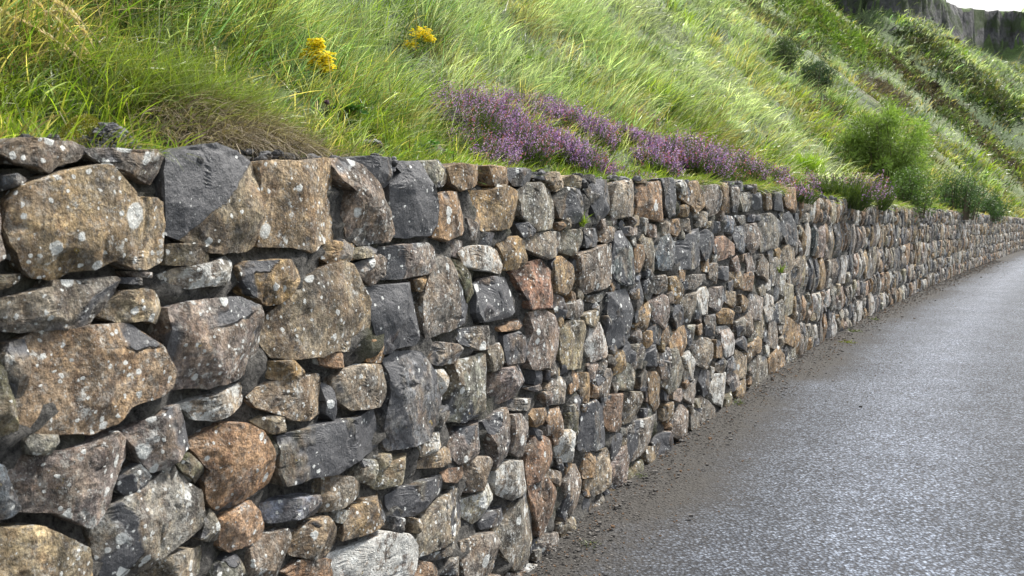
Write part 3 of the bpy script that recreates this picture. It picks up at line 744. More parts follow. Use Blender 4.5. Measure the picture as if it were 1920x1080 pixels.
# coursed masonry: the far run of the wall, and the run out of frame on the near side
def coursed(sa, sb, seed, lod):
    rng = np.random.default_rng(seed)
    zt = ztop(np.array([sa]))[0]
    nrow = 5
    edges = np.cumsum(np.concatenate([[0], rng.uniform(.75, 1.25, nrow)])); edges /= edges[-1]
    edges = 1-edges          # 1 top .. 0 base
    for r in range(nrow):
        s = sa+rng.uniform(-.2, .1)
        while s < sb:
            wd = rng.uniform(.09, .26)*(1+min(s, 60)*.004)*(1. if rng.random() > .1 else 1.7)
            H = float(ztop(np.array([s]))[0])
            zt_ = H*edges[r]+.07*float(vnoise(np.array([[s*1.6, r*7.7, 0]]), 77)[0])+rng.uniform(-.03, .03); zb_ = H*edges[r+1]+.07*float(vnoise(np.array([[s*1.6, (r+1)*7.7, 0]]), 77)[0])+rng.uniform(-.03, .03)
            if r == 0: zt_ = H+rng.uniform(-.03, .03)
            if r == nrow-1: zb_ = -.03
            cells = [(zb_, zt_)]
            if rng.random() < .36: m_ = zb_+(zt_-zb_)*rng.uniform(.3, .7); cells = [(zb_, m_), (m_, zt_)]
            for (a, b) in cells:
                g = .005; sk = rng.uniform(-.12, .12)
                w0, w1 = s+g, s+wd-g; h0, h1 = a+g, b-g
                if h1-h0 < .05: continue
                cxn = [(w0+rng.uniform(0, .25)*wd, h0+rng.uniform(-.02, .03)), (w1-rng.uniform(0, .25)*wd, h0+rng.uniform(-.02, .04)), (w1+sk*.5, h1-rng.uniform(.02, .35)*(h1-h0)),
                       (w1-rng.uniform(.05, .5)*wd+sk*.5, h1+.01), (w0+rng.uniform(-.02, .15)*wd+sk*.5, h1-rng.uniform(0, .12)*(h1-h0))]
                if rng.random() < .5: cxn.append((w0-rng.uniform(0, .1)*wd, h0+rng.uniform(.2, .5)*(h1-h0)))
                code = rng.choice(list('ggggggdddpptttyybwwwot'))
                far = s > s_of_Y(22)
                rest.add(*stone_mesh(cxn, code, 14 if not far else 9, 4 if not far else 3, rng, P=rng.uniform(.02, .05)))
            s += wd
s1500 = float(unproj_wall(np.array([1497.]), np.array([500.]), .02)[0][0])
coursed(s1500, s_of_Y(60), 11, 1)
s0 = float(unproj_wall(np.array([-330.]), np.array([500.]), .02)[0][0])
coursed(-3., s0, 12, 1)
# rubble crumbs of mortar and broken stone along the top
rng = np.random.default_rng(99)
rs = rest.build('stone', M_STONE, wall); tag(rs, kind='stuff')
def lump(c, r, rng, N=3, squash=.7):
    """angular lump from a displaced cube sphere"""
    k = N; lin = np.linspace(-1, 1, k+1); Vs = []; Fs = []; n = 0
    for ax in range(3):
        for sg in (-1, 1):
            a, b = np.meshgrid(lin, lin, indexing='ij'); p = np.zeros((k+1, k+1, 3))
            p[..., ax] = sg; p[..., (ax+1) % 3] = a; p[..., (ax+2) % 3] = b*sg
            Vs.append(p.reshape(-1, 3)); Fs.append(gridfaces(k+1, k+1, n)); n += (k+1)**2
    V = np.concatenate(Vs); V = V/np.linalg.norm(V, axis=1)[:, None]
    sd = int(rng.integers(1e6))
    V = V*(1+.38*vnoise(V*1.6+sd % 50, sd)+.16*vnoise(V*4+3, sd+1))[:, None]
    V = V*np.array([rng.uniform(.8, 1.3), rng.uniform(.8, 1.3), squash])*r
    a = rng.uniform(0, 6.28); V = V@np.array([[math.cos(a), -math.sin(a), 0], [math.sin(a), math.cos(a), 0], [0, 0, 1]])
    return V+np.array(c), np.concatenate(Fs)
rub = []
s = s_of_Y(.2)
for i in range(1500):
    y = .3+24*rng.random()**2.2; s = s_of_Y(y)
    d = -rng.uniform(-.005, .24); r = rng.uniform(.003, .010+.003*min(y, 6))*(1+y*.03)
    z = float(ztop(np.array([s]))[0])+rng.uniform(-.04, .012)
    V, Fl = lump(wp(s, d, z), r, rng, 3 if y < 6 else 2)
    g = rng.uniform(.02, .2); rub.append((V, Fl, np.array([g, g, g*1.03])))
V, Fl, c = cat_parts(rub)
tag(mk('mortar_rubble', V, Fl, M_ROCK, wall, {'col': c}), kind='stuff')
# mortar core
ss = [s_of_Y(-3)]
while ss[-1] < s_of_Y(75): ss.append(ss[-1]+(.025 if ss[-1] < 6 else .025+.008*(ss[-1]-6)))
ss = np.array(ss); fr = np.concatenate([np.linspace(-.05, 1, 74)])
A, B = np.meshgrid(ss, fr, indexing='ij')
ZT = ztop(A)-.035+.02*n2(A*6, A*0, 61)
Z = ZT*B; W3 = np.stack([A*9, Z*9, A*0], -1)
dd = -.020+.034*fbm(W3, 4, 63, .6)-.02*np.abs(vnoise(W3*3, 65))
dd = dd-np.where(B > .985, .03, 0)
V = wp(A, dd, Z).reshape(-1, 3); Fm = gridfaces(len(ss), len(fr)); n = len(V)
# top and back
db = np.array([-.06, -.12, -.2, -.3, -.4, -.4]); zb = np.array([.0, .01, .012, .01, .0, -1.9])
A2 = np.repeat(ss[:, None], 6, 1); V2 = wp(A2, db[None]+0*A2, ZT[:, -1:]+zb[None]+.025*np.stack([n2(ss*12, ss*0+q, 70+q) for q in range(6)], 1)).reshape(-1, 3)
Fm2 = gridfaces(len(ss), 6, n)
i = np.arange(len(ss)-1); nc = len(fr)
Fm3 = np.stack([i*nc+nc-1, (i+1)*nc+nc-1, n+(i+1)*6, n+i*6], 1)
mk('mortar', np.vstack([V, V2]), np.concatenate([Fm, Fm2, Fm3]), M_MORTAR, wall, smooth=True)
# ------------------------------------------------------------------ ground, road
gr = mk('ground', np.array([[-600, -200, -.03], [600, -200, -.03], [600, 900, -.03], [-600, 900, -.03]]), np.array([[0, 1, 2, 3]]), mat_vc('ground_turf', .95, .03, 5), attrs={'col': (.07, .085, .03)})
tag(gr, kind='structure')
rs_ = [s_of_Y(-6)]
while rs_[-1] < s_of_Y(110): rs_.append(rs_[-1]+max(.05, .02*rs_[-1]))
rs_ = np.array(rs_); rd = np.concatenate([np.linspace(-.1, 1.2, 27), np.linspace(1.35, 6.2, 34)])
A, B = np.meshgrid(rs_, rd, indexing='ij')
camber = .05*np.sin(np.clip((B-.2)/5.8, 0, 1)*math.pi)
zz = camber+.012*n2(A*1.2, B*1.2, 81)+.03*np.clip(.35-B, 0, 1)*(1+n2(A*4, B*4, 82))
V = wp(A, B, zz).reshape(-1, 3)
dirt = sstep(1.2, .0, B+.18*n2(A*1.1, B*.6, 83))
tag(mk('road', V, gridfaces(len(rs_), len(rd)), M_ROAD, attrs={'col': np.stack([dirt, np.clip(np.exp(-((B-1.45-.12*n2(A*.2, A*0, 85))/.42)**2)+.9*np.exp(-((B-3.1-.1*n2(A*.2, A*0, 86))/.4)**2), 0, 1), dirt], -1).reshape(-1, 3)}, smooth=True), kind='structure')
# gravel and litter along the foot of the wall
rng = np.random.default_rng(5); P = []
for i in range(10000):
    y = 2.2+30*rng.random()**1.9; d = abs(rng.normal(0, .2))+.02 if rng.random() < .95 else rng.uniform(0, 1.2)
    r = rng.uniform(.002, .0062)*(1+.05*y)*(2.2 if rng.random() < .06 else 1)
    c = wp(s_of_Y(y), d, .02+.05*math.sin(min(1, max(0, (d-.2)/5.8))*math.pi)+.01)
    V, Fl = lump(c, r, rng, 1, .6); g = rng.uniform(.03, .16)
    P.append((V, Fl, np.array([g*1.06, g, g*.93]) if rng.random() < .8 else np.array([.12, .07, .035])))
V, Fl, c = cat_parts(P)
tag(mk('gravel', V, Fl, M_ROCK, attrs={'col': c}), 'loose dark gravel and litter along the foot of the wall', 'gravel', kind='stuff')
# ------------------------------------------------------------------ grass blades
def unit(v): return v/(np.linalg.norm(v, axis=-1, keepdims=True)+1e-9)
def blades(root, up, lean, L, Wd, bend, col, tipcol=None, K=4, rng=R, face=None):
    """strips that rise along up and curl over towards lean"""
    n = len(root); t = np.linspace(0, 1, K+1)
    side = unit(np.cross(up, lean)); a = rng.uniform(-1.2, 1.2, n)[:, None]
    side = unit(side*np.cos(a)+unit(lean)*np.sin(a)) if face is None else face
    V = np.zeros((n, K+1, 2, 3)); Cc = np.zeros((n, K+1, 2, 3))
    tc = col*1.15 if tipcol is None else tipcol
    for k, tt in enumerate(t):
        c = root+up*(L*tt*(1-.55*bend*tt))[:, None]+lean*(L*bend*tt**1.6)[:, None]
        w = (Wd*(1-tt**2.2)*.5+Wd*.03)[:, None]
        V[:, k, 0] = c-side*w; V[:, k, 1] = c+side*w
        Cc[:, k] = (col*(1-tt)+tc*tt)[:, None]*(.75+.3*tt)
    i = np.arange(n)[:, None]*(2*(K+1))+np.arange(K)[None]*2; i = i.ravel()
    return V.reshape(-1, 3), np.stack([i, i+1, i+3, i+2], 1), Cc.reshape(-1, 3)
PAL = {'lime': (.23, .31, .035), 'green': (.11, .19, .025), 'deep': (.035, .08, .014), 'silver': (.36, .44, .29), 'straw': (.42, .35, .17),
       'olive': (.18, .19, .045), 'brown': (.19, .13, .075), 'blue': (.15, .26, .15), 'white': (.55, .60, .48)}
PALK = list(PAL); PALV = np.array([PAL[k] for k in PALK])
S_BAND = 0
def pick(s, u, rng):
    """mix of grasses for a spot of the bank"""
    n = len(s); q = u/np.maximum(1.2, .35*(s+1))      # how high up the visible bank
    a = n2(s*.9, u*.7, 101); b = n2(s*.55, u*.3, 103); c = n2(s*1.7, u*1.1, 105); d = n2(s*.25, u*.09, 107)
    w = np.zeros((n, len(PALK)))
    w[:, 0] = .8*sstep(.9, .1, q)+sstep(.0, .6, a)*.9                        # lime low down
    w[:, 1] = .5
    w[:, 2] = .45+1.2*sstep(.2, .7, -c)
    w[:, 3] = .22+1.3*sstep(4., 7, s)*sstep(.3, .6, q)+2.8*sstep(-.15, .4, b)*sstep(3.4, 5, s)*sstep(.25, .6, q)
    w[:, 4] = .3+.9*sstep(.0, .6, c)+2.4*sstep(2.6, 1.2, s)*sstep(.25, .7, q)
    w[:, 5] = .6*sstep(-.2, .5, d)+.15
    w[:, 6] = .06+.9*sstep(2.6, 1.4, s)*sstep(.25, .7, q)+.8*sstep(.35, .8, -a)*sstep(.3, .8, d+.3)
    w[:, 7] = .1+1.6*sstep(-.1, .5, b)*sstep(2.8, 4.5, s)*sstep(.2, .6, q)
    w[:, 8] = .03+.4*sstep(3.4, 6, s)*sstep(.3, .6, q)+.6*sstep(.2, .6, b)*sstep(3.6, 5, s)*sstep(40, 20, s)
    # the pale wind-combed band running down the bank
    yb = np.interp(s, _S, _Y); band = np.exp(-((s-S_BAND-.25*np.sin(u*1.3))/1.6)**2)*sstep(.8, 2, u)
    w[:, 3] += 6*band; w[:, 8] += 7*band
    w = w/w.sum(1, keepdims=True); cw = np.cumsum(w, 1); r = rng.random(n)[:, None]
    return PALV[(r > cw).sum(1).clip(0, len(PALK)-1)]*rng.uniform(.5, 1.5, n)[:, None], band
S_BAND = float(unproj_wall(np.array([1675.]), np.array([400.]))[0][0])
EXCL = []    # (s, u, radius) kept clear of tall grass, filled before the grass is grown
def grass(n, ya, yb, pw, K, seed, umul, lmul=1., wmul=1.):
    rng = np.random.default_rng(seed)
    nt = n//42; nl = n//4; rep = np.concatenate([np.repeat(np.arange(nt), 42)[:n-nl], np.arange(nl)+nt]); e = 1-pw
    r = rng.random(nt+nl); y = (ya**e+(yb**e-ya**e)*r)**(1/e)
    s = np.interp(y, _Y, _S); u = .12+rng.random(nt+nl)**1.25*(umul*(y+1.2)+.8)
    tl = rng.uniform(.65, 1.5, nt+nl); tb = rng.uniform(.42, 1.5, nt+nl)
    cc0, band0 = pick(s, u, rng); n = len(rep); tuf = np.arange(n) < n-nl
    s = s[rep]; u = u[rep]; y = y[rep]; tl = tl[rep]; tb = tb[rep]; c00 = cc0[rep]
    sp = (.022+.010*y)*np.where(tuf, 1., 0.); off = rng.normal(0, 1, (n, 2)); s = s+off[:, 0]*sp; u = np.maximum(.1, u+off[:, 1]*sp*.8)
    keep = np.ones(n, bool)
    for (es, eu, er) in EXCL: keep &= np.hypot(s-es, u-eu) > er
    s = s[keep]; u = u[keep]; y = y[keep]; tl = tl[keep]; tb = tb[keep]; c00 = c00[keep]; off = off[keep]; tuf = tuf[keep]; n = len(s)
    p = wp(s, -u); p[:, 2] = hill_z(s, u)-.01
    col, band = pick(s, u, rng)
    col = np.where(tuf[:, None], c00*.75+col*.25, col)*tb[:, None]
    clump = n2(s*3.1, u*3.1, 111, 2)
    wl = np.stack([.80+0*s, -.30+.5*n2(s*.8, u*.8, 113), -.25+0*s], 1)   # wind from the left, downslope
    nx_ = np.interp(s, _S, _NX); ny_ = np.interp(s, _S, _NY)
    rad = np.stack([-ny_*off[:, 0]-nx_*off[:, 1], nx_*off[:, 0]-ny_*off[:, 1], 0*s], 1)*np.where(tuf, .55, 0)[:, None]
    wl = unit(wl+rad+rng.normal(0, 1, (n, 3))*[1, 1, .3]*np.interp(y, [2, 6, 15], [.85, .6, .45])[:, None])
    up = unit(np.stack([.18+0*s, -.12+0*s, 1+0*s], 1)+rng.normal(0, 1, (n, 3))*np.interp(y, [2, 6, 15], [.36, .28, .2])[:, None])
    L = (.11+.16*rng.random(n)**1.5+.13*clump*sstep(.2, 1., u))*(1+.045*y)*lmul*(.34+.66*sstep(.15, 1.3, u))
    L = np.maximum(.05, L*tl*(1+.22*sstep(4.5, 2.5, y)))
    Wd = np.maximum(.0026+.0014*sstep(4.5, 2.5, y), .00082*y)*rng.uniform(.6, 1.5, n)*wmul
    bend = np.clip(rng.normal(.55, .25, n)+.25*band, .05, 1.1)
    tip = col*np.array([1.3, 1.2, 1.05])*np.where(rng.random(n) < .3, 1.5, 1.)[:, None]  # paler tips; some blades brightened further, sun highlights painted into the tip colour
    return blades(p, up, wl, L, Wd, bend, col, tip, K, rng)
# ------------------------------------------------------------------ plants on the bank
def tube(P, r, k=5):
    P = np.asarray(P, float); n = len(P); r = np.broadcast_to(r, n)
    T = unit(np.gradient(P, axis=0)); a = np.array([.3, .9, .2]); B1 = unit(np.cross(T, a)); B2 = np.cross(T, B1)
    th = np.arange(k)*2*math.pi/k
    V = P[:, None]+r[:, None, None]*(B1[:, None]*np.cos(th)[None, :, None]+B2[:, None]*np.sin(th)[None, :, None])
    i = (np.arange(n-1)[:, None]*k+np.arange(k)[None]).ravel(); j = (np.arange(n-1)[:, None]*k+(np.arange(k)[None]+1) % k).ravel()
    return V.reshape(-1, 3), np.stack([i, j, j+k, i+k], 1)
def leafcards(C, N, T, ln, wd, col, rng):
    """pointed folded leaves: centre-bottom C, normal N, axis T"""
    n = len(C); S = unit(np.cross(N, T)); ln = np.broadcast_to(ln, n)[:, None]; wd = np.broadcast_to(wd, n)[:, None]
    fold = N*wd*.25
    V = np.stack([C, C+T*ln*.45+S*wd*.5+fold, C+T*ln-N*ln*.12, C+T*ln*.45-S*wd*.5+fold, C+T*ln*.5], 1)
    i = np.arange(n)*5
    Fq = np.concatenate([np.stack([i, i+1, i+4], 1), np.stack([i+1, i+2, i+4], 1), np.stack([i+2, i+3, i+4], 1), np.stack([i+3, i, i+4], 1)])
    return V.reshape(-1, 3), Fq, np.repeat(col, 5, 0)
def rdir(n, rng, zb=0.):
    v = rng.normal(0, 1, (n, 3)); v[:, 2] += zb; return unit(v)
def jitcol(c, n, rng, a=.25): return np.array(c)[None]*rng.uniform(1-a, 1+a, (n, 1))*(1+rng.uniform(-.08, .08, (n, 3)))

def place(px, py):
    h = onhill(px, py)
    return h
# heather ------------------------------------------------------------
HEATHER = [  # px, py (foot), half width px, height px, purple share, label
 (872, 235, 48, 62, .85, 'heather at the left end of the long purple patch, flower spikes thin over dark green'),
 (918, 215, 46, 46, .95, 'pale purple heather on the upper left rim of the long patch'),
 (985, 205, 44, 34, .8, 'heather at the top middle of the long patch, rusty pink among the purple'),
 (1048, 215, 42, 38, 1., 'deep violet heather on the upper right rim of the long patch'),
 (1098, 246, 44, 46, 1., 'bright violet heather forming the right end of the long patch'),
 (900, 282, 44, 50, .7, 'heather low at the left of the long patch above the upright grey rock'),
 (960, 262, 52, 54, .6, 'reddish purple heather with brown spent flowers in the middle of the long patch'),
 (1035, 262, 46, 46, .75, 'heather at the centre right of the long patch hanging towards the wall'),
 (1082, 290, 50, 40, .9, 'heather along the lower right edge of the long patch above bright green grass'),
 (1180, 248, 34, 34, .8, 'small mauve heather just right of the long patch'),
 (1232, 272, 40, 34, .75, 'mauve heather trailing down the bank, second clump right of the long patch'),
 (1236, 312, 32, 36, .7, 'sparse heather right above the capstones between two grassy gaps'),
 (1300, 312, 46, 50, .85, 'full violet and dark green heather mound near the wall top'),
 (1196, 330, 36, 20, .45, 'low brownish pink heather lying on the wall top'),
 (1360, 330, 22, 34, .15, 'rust coloured heather gone over, between two violet ones'),
 (1398, 322, 26, 44, .85, 'upright pale violet heather beside the bright green fern tuft'),
 (1442, 330, 30, 32, .8, 'small violet heather just left of the bright green fern tuft'),
 (1486, 342, 28, 26, .35, 'brownish pink heather under the bright green fern tuft'),
 (1582, 362, 28, 44, .8, 'pink violet heather overhanging the wall left of the big bush'),
 (1636, 366, 18, 34, .55, 'narrow dusky heather overhanging the wall at the foot of the big bush'),
 (1684, 390, 22, 28, .3, 'faded heather hanging over the wall beneath the big bush'),
 (1205, 205, 22, 22, .35, 'faint greyish heather alone higher up in the grass'),
]
def heather(px, py, hw, hh, pur, label, seed):
    rng = np.random.default_rng(seed); h = place(px, py)
    if h is None: return
    p, s, u = h
    if py >= 350:
        s = float(unproj_wall(np.array([float(px)]), np.array([380.]), -.1)[0][0]); u = .12; p = wp(s, -u); p[2] = float(hill_z(np.array([s]), np.array([u]))[0])
    dep = p[1]*math.cos(PITCH); m = dep/F
    if py >= 350: hw *= 1.45; hh *= 1.2
    rx = hw*m*1.3; rz = hh*m*1.3; EXCL.append((s, u, rx*.95)); EXCL.append((s, max(.15, u-rx*.7), rx*.7))
    root = empty('heather', tuple(p-[0, 0, .02]), label, 'heather', 'heather clumps growing along the bank above the wall')
    tg = np.array([float(np.interp(s, _S, -_NY)), float(np.interp(s, _S, _NX)), 0])     # along the wall
    ns = int(np.clip(640*(hw*hh/2400.), 150, 900)*(1.25 if p[1] < 8 else 1)); th = rng.uniform(0, 2*math.pi, ns); rr = np.sqrt(rng.random(ns))
    ac = tg[None]*(np.cos(th)*rr*rx)[:, None]+np.array([-tg[1], tg[0], 0])[None]*(np.sin(th)*rr*rx*.75)[:, None]
    hl = rz*(.55+.5*np.sqrt(1-rr**2))*rng.uniform(.75, 1.15, ns)*(1+.3*vnoise(ac*9/rx*.12+seed, seed))
    b = p[None]+ac
    ds = np.interp(s, _S, _NX)*ac[:, 0]+np.interp(s, _S, _NY)*ac[:, 1]
    b[:, 2] = np.where(u-ds > .12, hill_z(s+ac@tg, np.maximum(.1, u-ds)), p[2]-.3*np.maximum(0, ds))-.02
    out = unit(ac*1.1/rx+np.array([0, 0, 1.1])+rng.normal(0, .16, (ns, 3)))
    tipp = b+out*hl[:, None]
    # green stems with needle leaves
    w = max(.0035, .0009*p[1])
    fo = [blades(b, out, rdir(ns, rng)*[1, 1, .2], hl, np.full(ns, w*.9), np.full(ns, .12), jitcol((.06, .09, .025), ns, rng), jitcol((.11, .15, .035), ns, rng), 3, rng)]
    k = ns*5; idx = rng.integers(0, ns, k); tt = rng.uniform(.15, .85, k)
    fo.append(blades(b[idx]+out[idx]*(hl[idx]*tt)[:, None], unit(out[idx]+rdir(k, rng)*.8), rdir(k, rng), np.full(k, rz*.16)*rng.uniform(.6, 1.3, k), np.full(k, w), np.full(k, .2), jitcol((.055, .085, .022), k, rng, .4), None, 2, rng))
    V, Fl, c = cat_parts(fo); tag(mk('foliage', V, Fl, M_LEAF, root, {'col': c}), kind='stuff')
    # flower spikes: many small bells up each shoot
    cn = vnoise(ac/rx*2.6+seed, seed+5); sel = np.where((rng.random(ns) < .4+.5*pur) & (cn > -.18-.12*pur))[0]; nb = 9 if p[1] < 8 else 6
    idx = np.repeat(sel, nb); tt = np.tile(np.linspace(.58, 1.04, nb), len(sel)); n = len(idx)
    bell = max(.0070, .0016*p[1])
    C = b[idx]+out[idx]*(hl[idx]*tt)[:, None]+rdir(n, rng)*bell*.55
    pal = np.array([(.34, .18, .46), (.50, .33, .64), (.19, .09, .30), (.42, .13, .22), (.28, .13, .08)])
    pr = np.array([.36, .26, .2, .10, .08])*np.array([pur, pur, pur, 1.3-pur*.5, 1.4-pur]); pr = np.maximum(pr, .01); pr /= pr.sum()
    cc = pal[rng.choice(5, len(sel), p=pr)]; cc = np.repeat(cc, nb, 0)*rng.uniform(.55, 1.5, (n, 1))
    T = unit(out[idx]*.6+rdir(n, rng)); N = unit(np.cross(T, rdir(n, rng)))
    V, Fl, c = leafcards(C, N, T, bell*rng.uniform(1., 1.7, n), bell*rng.uniform(.8, 1.1, n), cc, rng)
    tag(mk('flowers', V, Fl, M_FLOWER, root, {'col': c}), kind='stuff')
for i, hd in enumerate(HEATHER): heather(hd[0], hd[1]+(24 if hd[1] < 300 else 12), *hd[2:], 300+i)
# bushes -------------------------------------------------------------
def bush(name, label, cat, px, py, hw, hh, col, seed, n=9000, leaf=1., narrow=.45, droop=0.):
    rng = np.random.default_rng(seed); h = place(px, py)
    if h is None: return
    p, s, u = h
    if py >= 380:
        s = float(unproj_wall(np.array([float(px)]), np.array([390.]), -.2)[0][0]); u = .10; p = wp(s, -u); p[2] = float(hill_z(np.array([s]), np.array([u]))[0])-.05
    m = p[1]/F; rx = hw*m*1.3; rz = hh*m*1.25; col = tuple(1.35*v for v in col)
    EXCL.append((s, u, rx*.5))
    root = empty(name, tuple(p), label, cat)
    tg = np.array([float(np.interp(s, _S, -_NY)), float(np.interp(s, _S, _NX)), 0]); nn = np.array([tg[1], -tg[0], 0])
    # limbs
    nb = 44; st = []; tips = []; feet = []
    for i in range(nb):
        a = rng.uniform(0, 6.28); r = math.sqrt(rng.random()); e = p+tg*math.cos(a)*r*rx*.8+nn*math.sin(a)*r*rx*.6+np.array([0, 0, rz*(1.25-.6*r*r)*rng.uniform(.75, 1)])
        q = np.linspace(0, 1, 6)[:, None]; f0 = p+(e-p)*[.62, .62, 0]; f0[2] = p[2]-.03; feet.append(f0); c = f0*(1-q)+e*q+np.array([0, 0, 1])*np.sin(q*3.14)*rz*.12+rng.normal(0, .02*rx, (6, 3))*q
        c[0, 2] -= .1
        V, Fl = tube(c, np.linspace(.012*rx, .003*rx, 6), 5); st.append((V, Fl, np.array([.10, .075, .05]))); tips.append(e)
    V, Fl, c = cat_parts(st); mk('stems', V, Fl, M_STEM, root, {'col': c})
    tips = np.array(tips); feet = np.array(feet)
    # leafy sprays round uneven clumps
    nc = 120; ca = rng.integers(0, nb, nc)
    cc = feet[ca]+(tips[ca]-feet[ca])*rng.uniform(.1, 1.05, (nc, 1))+rng.normal(0, .09*rx, (nc, 3)); cr = rx*rng.uniform(.08, .22, nc)
    ci = rng.integers(0, nc, n); dr = rdir(n, rng, .25); C = cc[ci]+dr*(cr[ci]*rng.uniform(.3, 1.35, n))[:, None]
    C = C[(C[:, 2] > p[2]-.35*rz)]; n = len(C); ci = ci[:n]
    l = max(.02, .0032*p[1])*leaf
    T = unit(dr[:n]+rdir(n, rng)*.7+np.array([.25, 0, .1-droop])); N = unit(np.cross(T, rdir(n, rng)))
    base = np.array(col)[None]*rng.uniform(.6, 1.5, nc)[ci][:, None]
    V, Fl, c = leafcards(C, N, T, l*rng.uniform(.7, 1.5, n), l*narrow*rng.uniform(.7, 1.3, n), base*rng.uniform(.7, 1.3, (n, 1)), rng)
    tag(mk('foliage', V, Fl, M_LEAF, root, {'col': c}), kind='stuff')
bush('leafy_bush', 'big round light green willowy bush bulging over the top of the wall', 'bush', 1658, 362, 88, 112, (.15, .21, .05), 21, 24000, 1.45, .26, .2)
bush('leafy_bush', 'lower dense part of greenery overhanging the wall, right under the big light green bush', 'bush', 1700, 385, 58, 54, (.065, .11, .026), 22, 6000, .9, .4, .4)
bush('gorse_bush', 'dark green gorse on top of the wall, right of the big light green bush', 'bush', 1792, 392, 60, 54, (.045, .085, .028), 23, 8000, .8, .3)
bush('gorse_bush', 'low dark gorse tapering off along the wall at the far right', 'bush', 1848, 393, 40, 27, (.045, .085, .028), 24, 4000, .8, .3)
bush('gorse_bush', 'nearly black gorse halfway up the bank, the lower of a dark pair', 'bush', 1528, 166, 40, 38, (.028, .055, .022), 25, 6000, .75, .3)
bush('gorse_bush', 'dark straggling gorse halfway up the bank, the upper of a dark pair', 'bush', 1468, 128, 38, 34, (.038, .06, .024), 26, 6000, .75, .3)
# heath and scrub growing in streaks down the steeper bank ---------------
def heath(name, label, cat, poly, w, n, L, cols, seed, wd=1., up_=.6):
    rng = np.random.default_rng(seed); poly = np.array(poly, float); seg = np.hypot(*np.diff(poly, axis=0).T); cum = np.concatenate([[0], np.cumsum(seg)])
    rt = []
    for i in range(n):
        q = rng.random()*cum[-1]; x = np.interp(q, cum, poly[:, 0])+rng.normal(0, w*.45); y = np.interp(q, cum, poly[:, 1])+rng.normal(0, w*.35)+w*.5*math.sin(q*.09+seed)*.4
        h = BVH.ray_cast(Vector((0, 0, CZ)), Vector(rays(x, y)).normalized())
        if h[0] is not None: rt.append(h[0])
    rt = np.array(rt); n = len(rt); y = rt[:, 1]
    cols = np.array(cols); c = cols[(np.abs(vnoise(rt*.9, seed))*1.8*len(cols)+rng.normal(0, .6, n)).astype(int).clip(0, len(cols)-1)]*rng.uniform(.55, 1.45, (n, 1))
    V, Fl, cc = blades(rt-[0, 0, .03], unit(np.array([.3, -.3, up_])+rng.normal(0, .5, (n, 3))), rdir(n, rng), L*rng.uniform(.5, 1.3, n)*(1+.8*np.maximum(0, vnoise(rt*.7, seed+1))), np.maximum(.01, .0014*y)*wd, rng.uniform(.2, .9, n), c, None, 2, rng)
    b = rt[np.argmax(rt[:, 1]*-1)]
    return tag(mk(name, V, Fl, M_LEAF, attrs={'col': cc}, loc=tuple(b)), label, cat)
DKB = [(.03, .024, .02), (.07, .05, .036), (.15, .115, .085), (.06, .085, .03), (.12, .15, .06)]
heath('heath_bank', 'long dark brown streak of heath and peat running down the bank to the right edge', 'heath', [(1640, 100), (1700, 132), (1760, 190), (1820, 240), (1880, 295), (1925, 335)], 20, 8000, .38, DKB, 31, 1.)
heath('heath_bank', 'small grey brown heath patch above the long dark streak of peat', 'heath', [(1612, 150), (1650, 165), (1700, 192)], 16, 1800, .35, [(.13, .10, .085), (.09, .075, .06), (.16, .13, .13)], 32)
heath('heath_bank', 'little brown heath patch in pale grass up and left of the big light green bush', 'heath', [(1515, 198), (1545, 208), (1572, 222)], 12, 900, .25, [(.13, .095, .07), (.07, .06, .04)], 33)
heath('bracken', 'broad bright green bracken streak running down from the top edge of the photo', 'bracken', [(1470, -10), (1520, 25), (1570, 62), (1625, 105)], 44, 9000, .3, [(.12, .19, .035), (.17, .25, .045), (.07, .12, .025), (.16, .18, .05)], 34, 1.3)
heath('heath_bank', 'dark olive scrub edging the lower side of the bright green bracken streak', 'heath', [(1400, 0), (1450, 45), (1500, 75), (1550, 95)], 17, 4500, .3, [(.05, .07, .028), (.08, .11, .04), (.12, .11, .07)], 35, 1.2)
heath('heath_bank', 'dark scrub in streaks on the distant headland below the cliff', 'heath', [(1700, 60), (1760, 110), (1830, 165), (1900, 215)], 34, 5000, .5, [(.04, .065, .022), (.055, .08, .03), (.08, .075, .045)], 37, 1.)
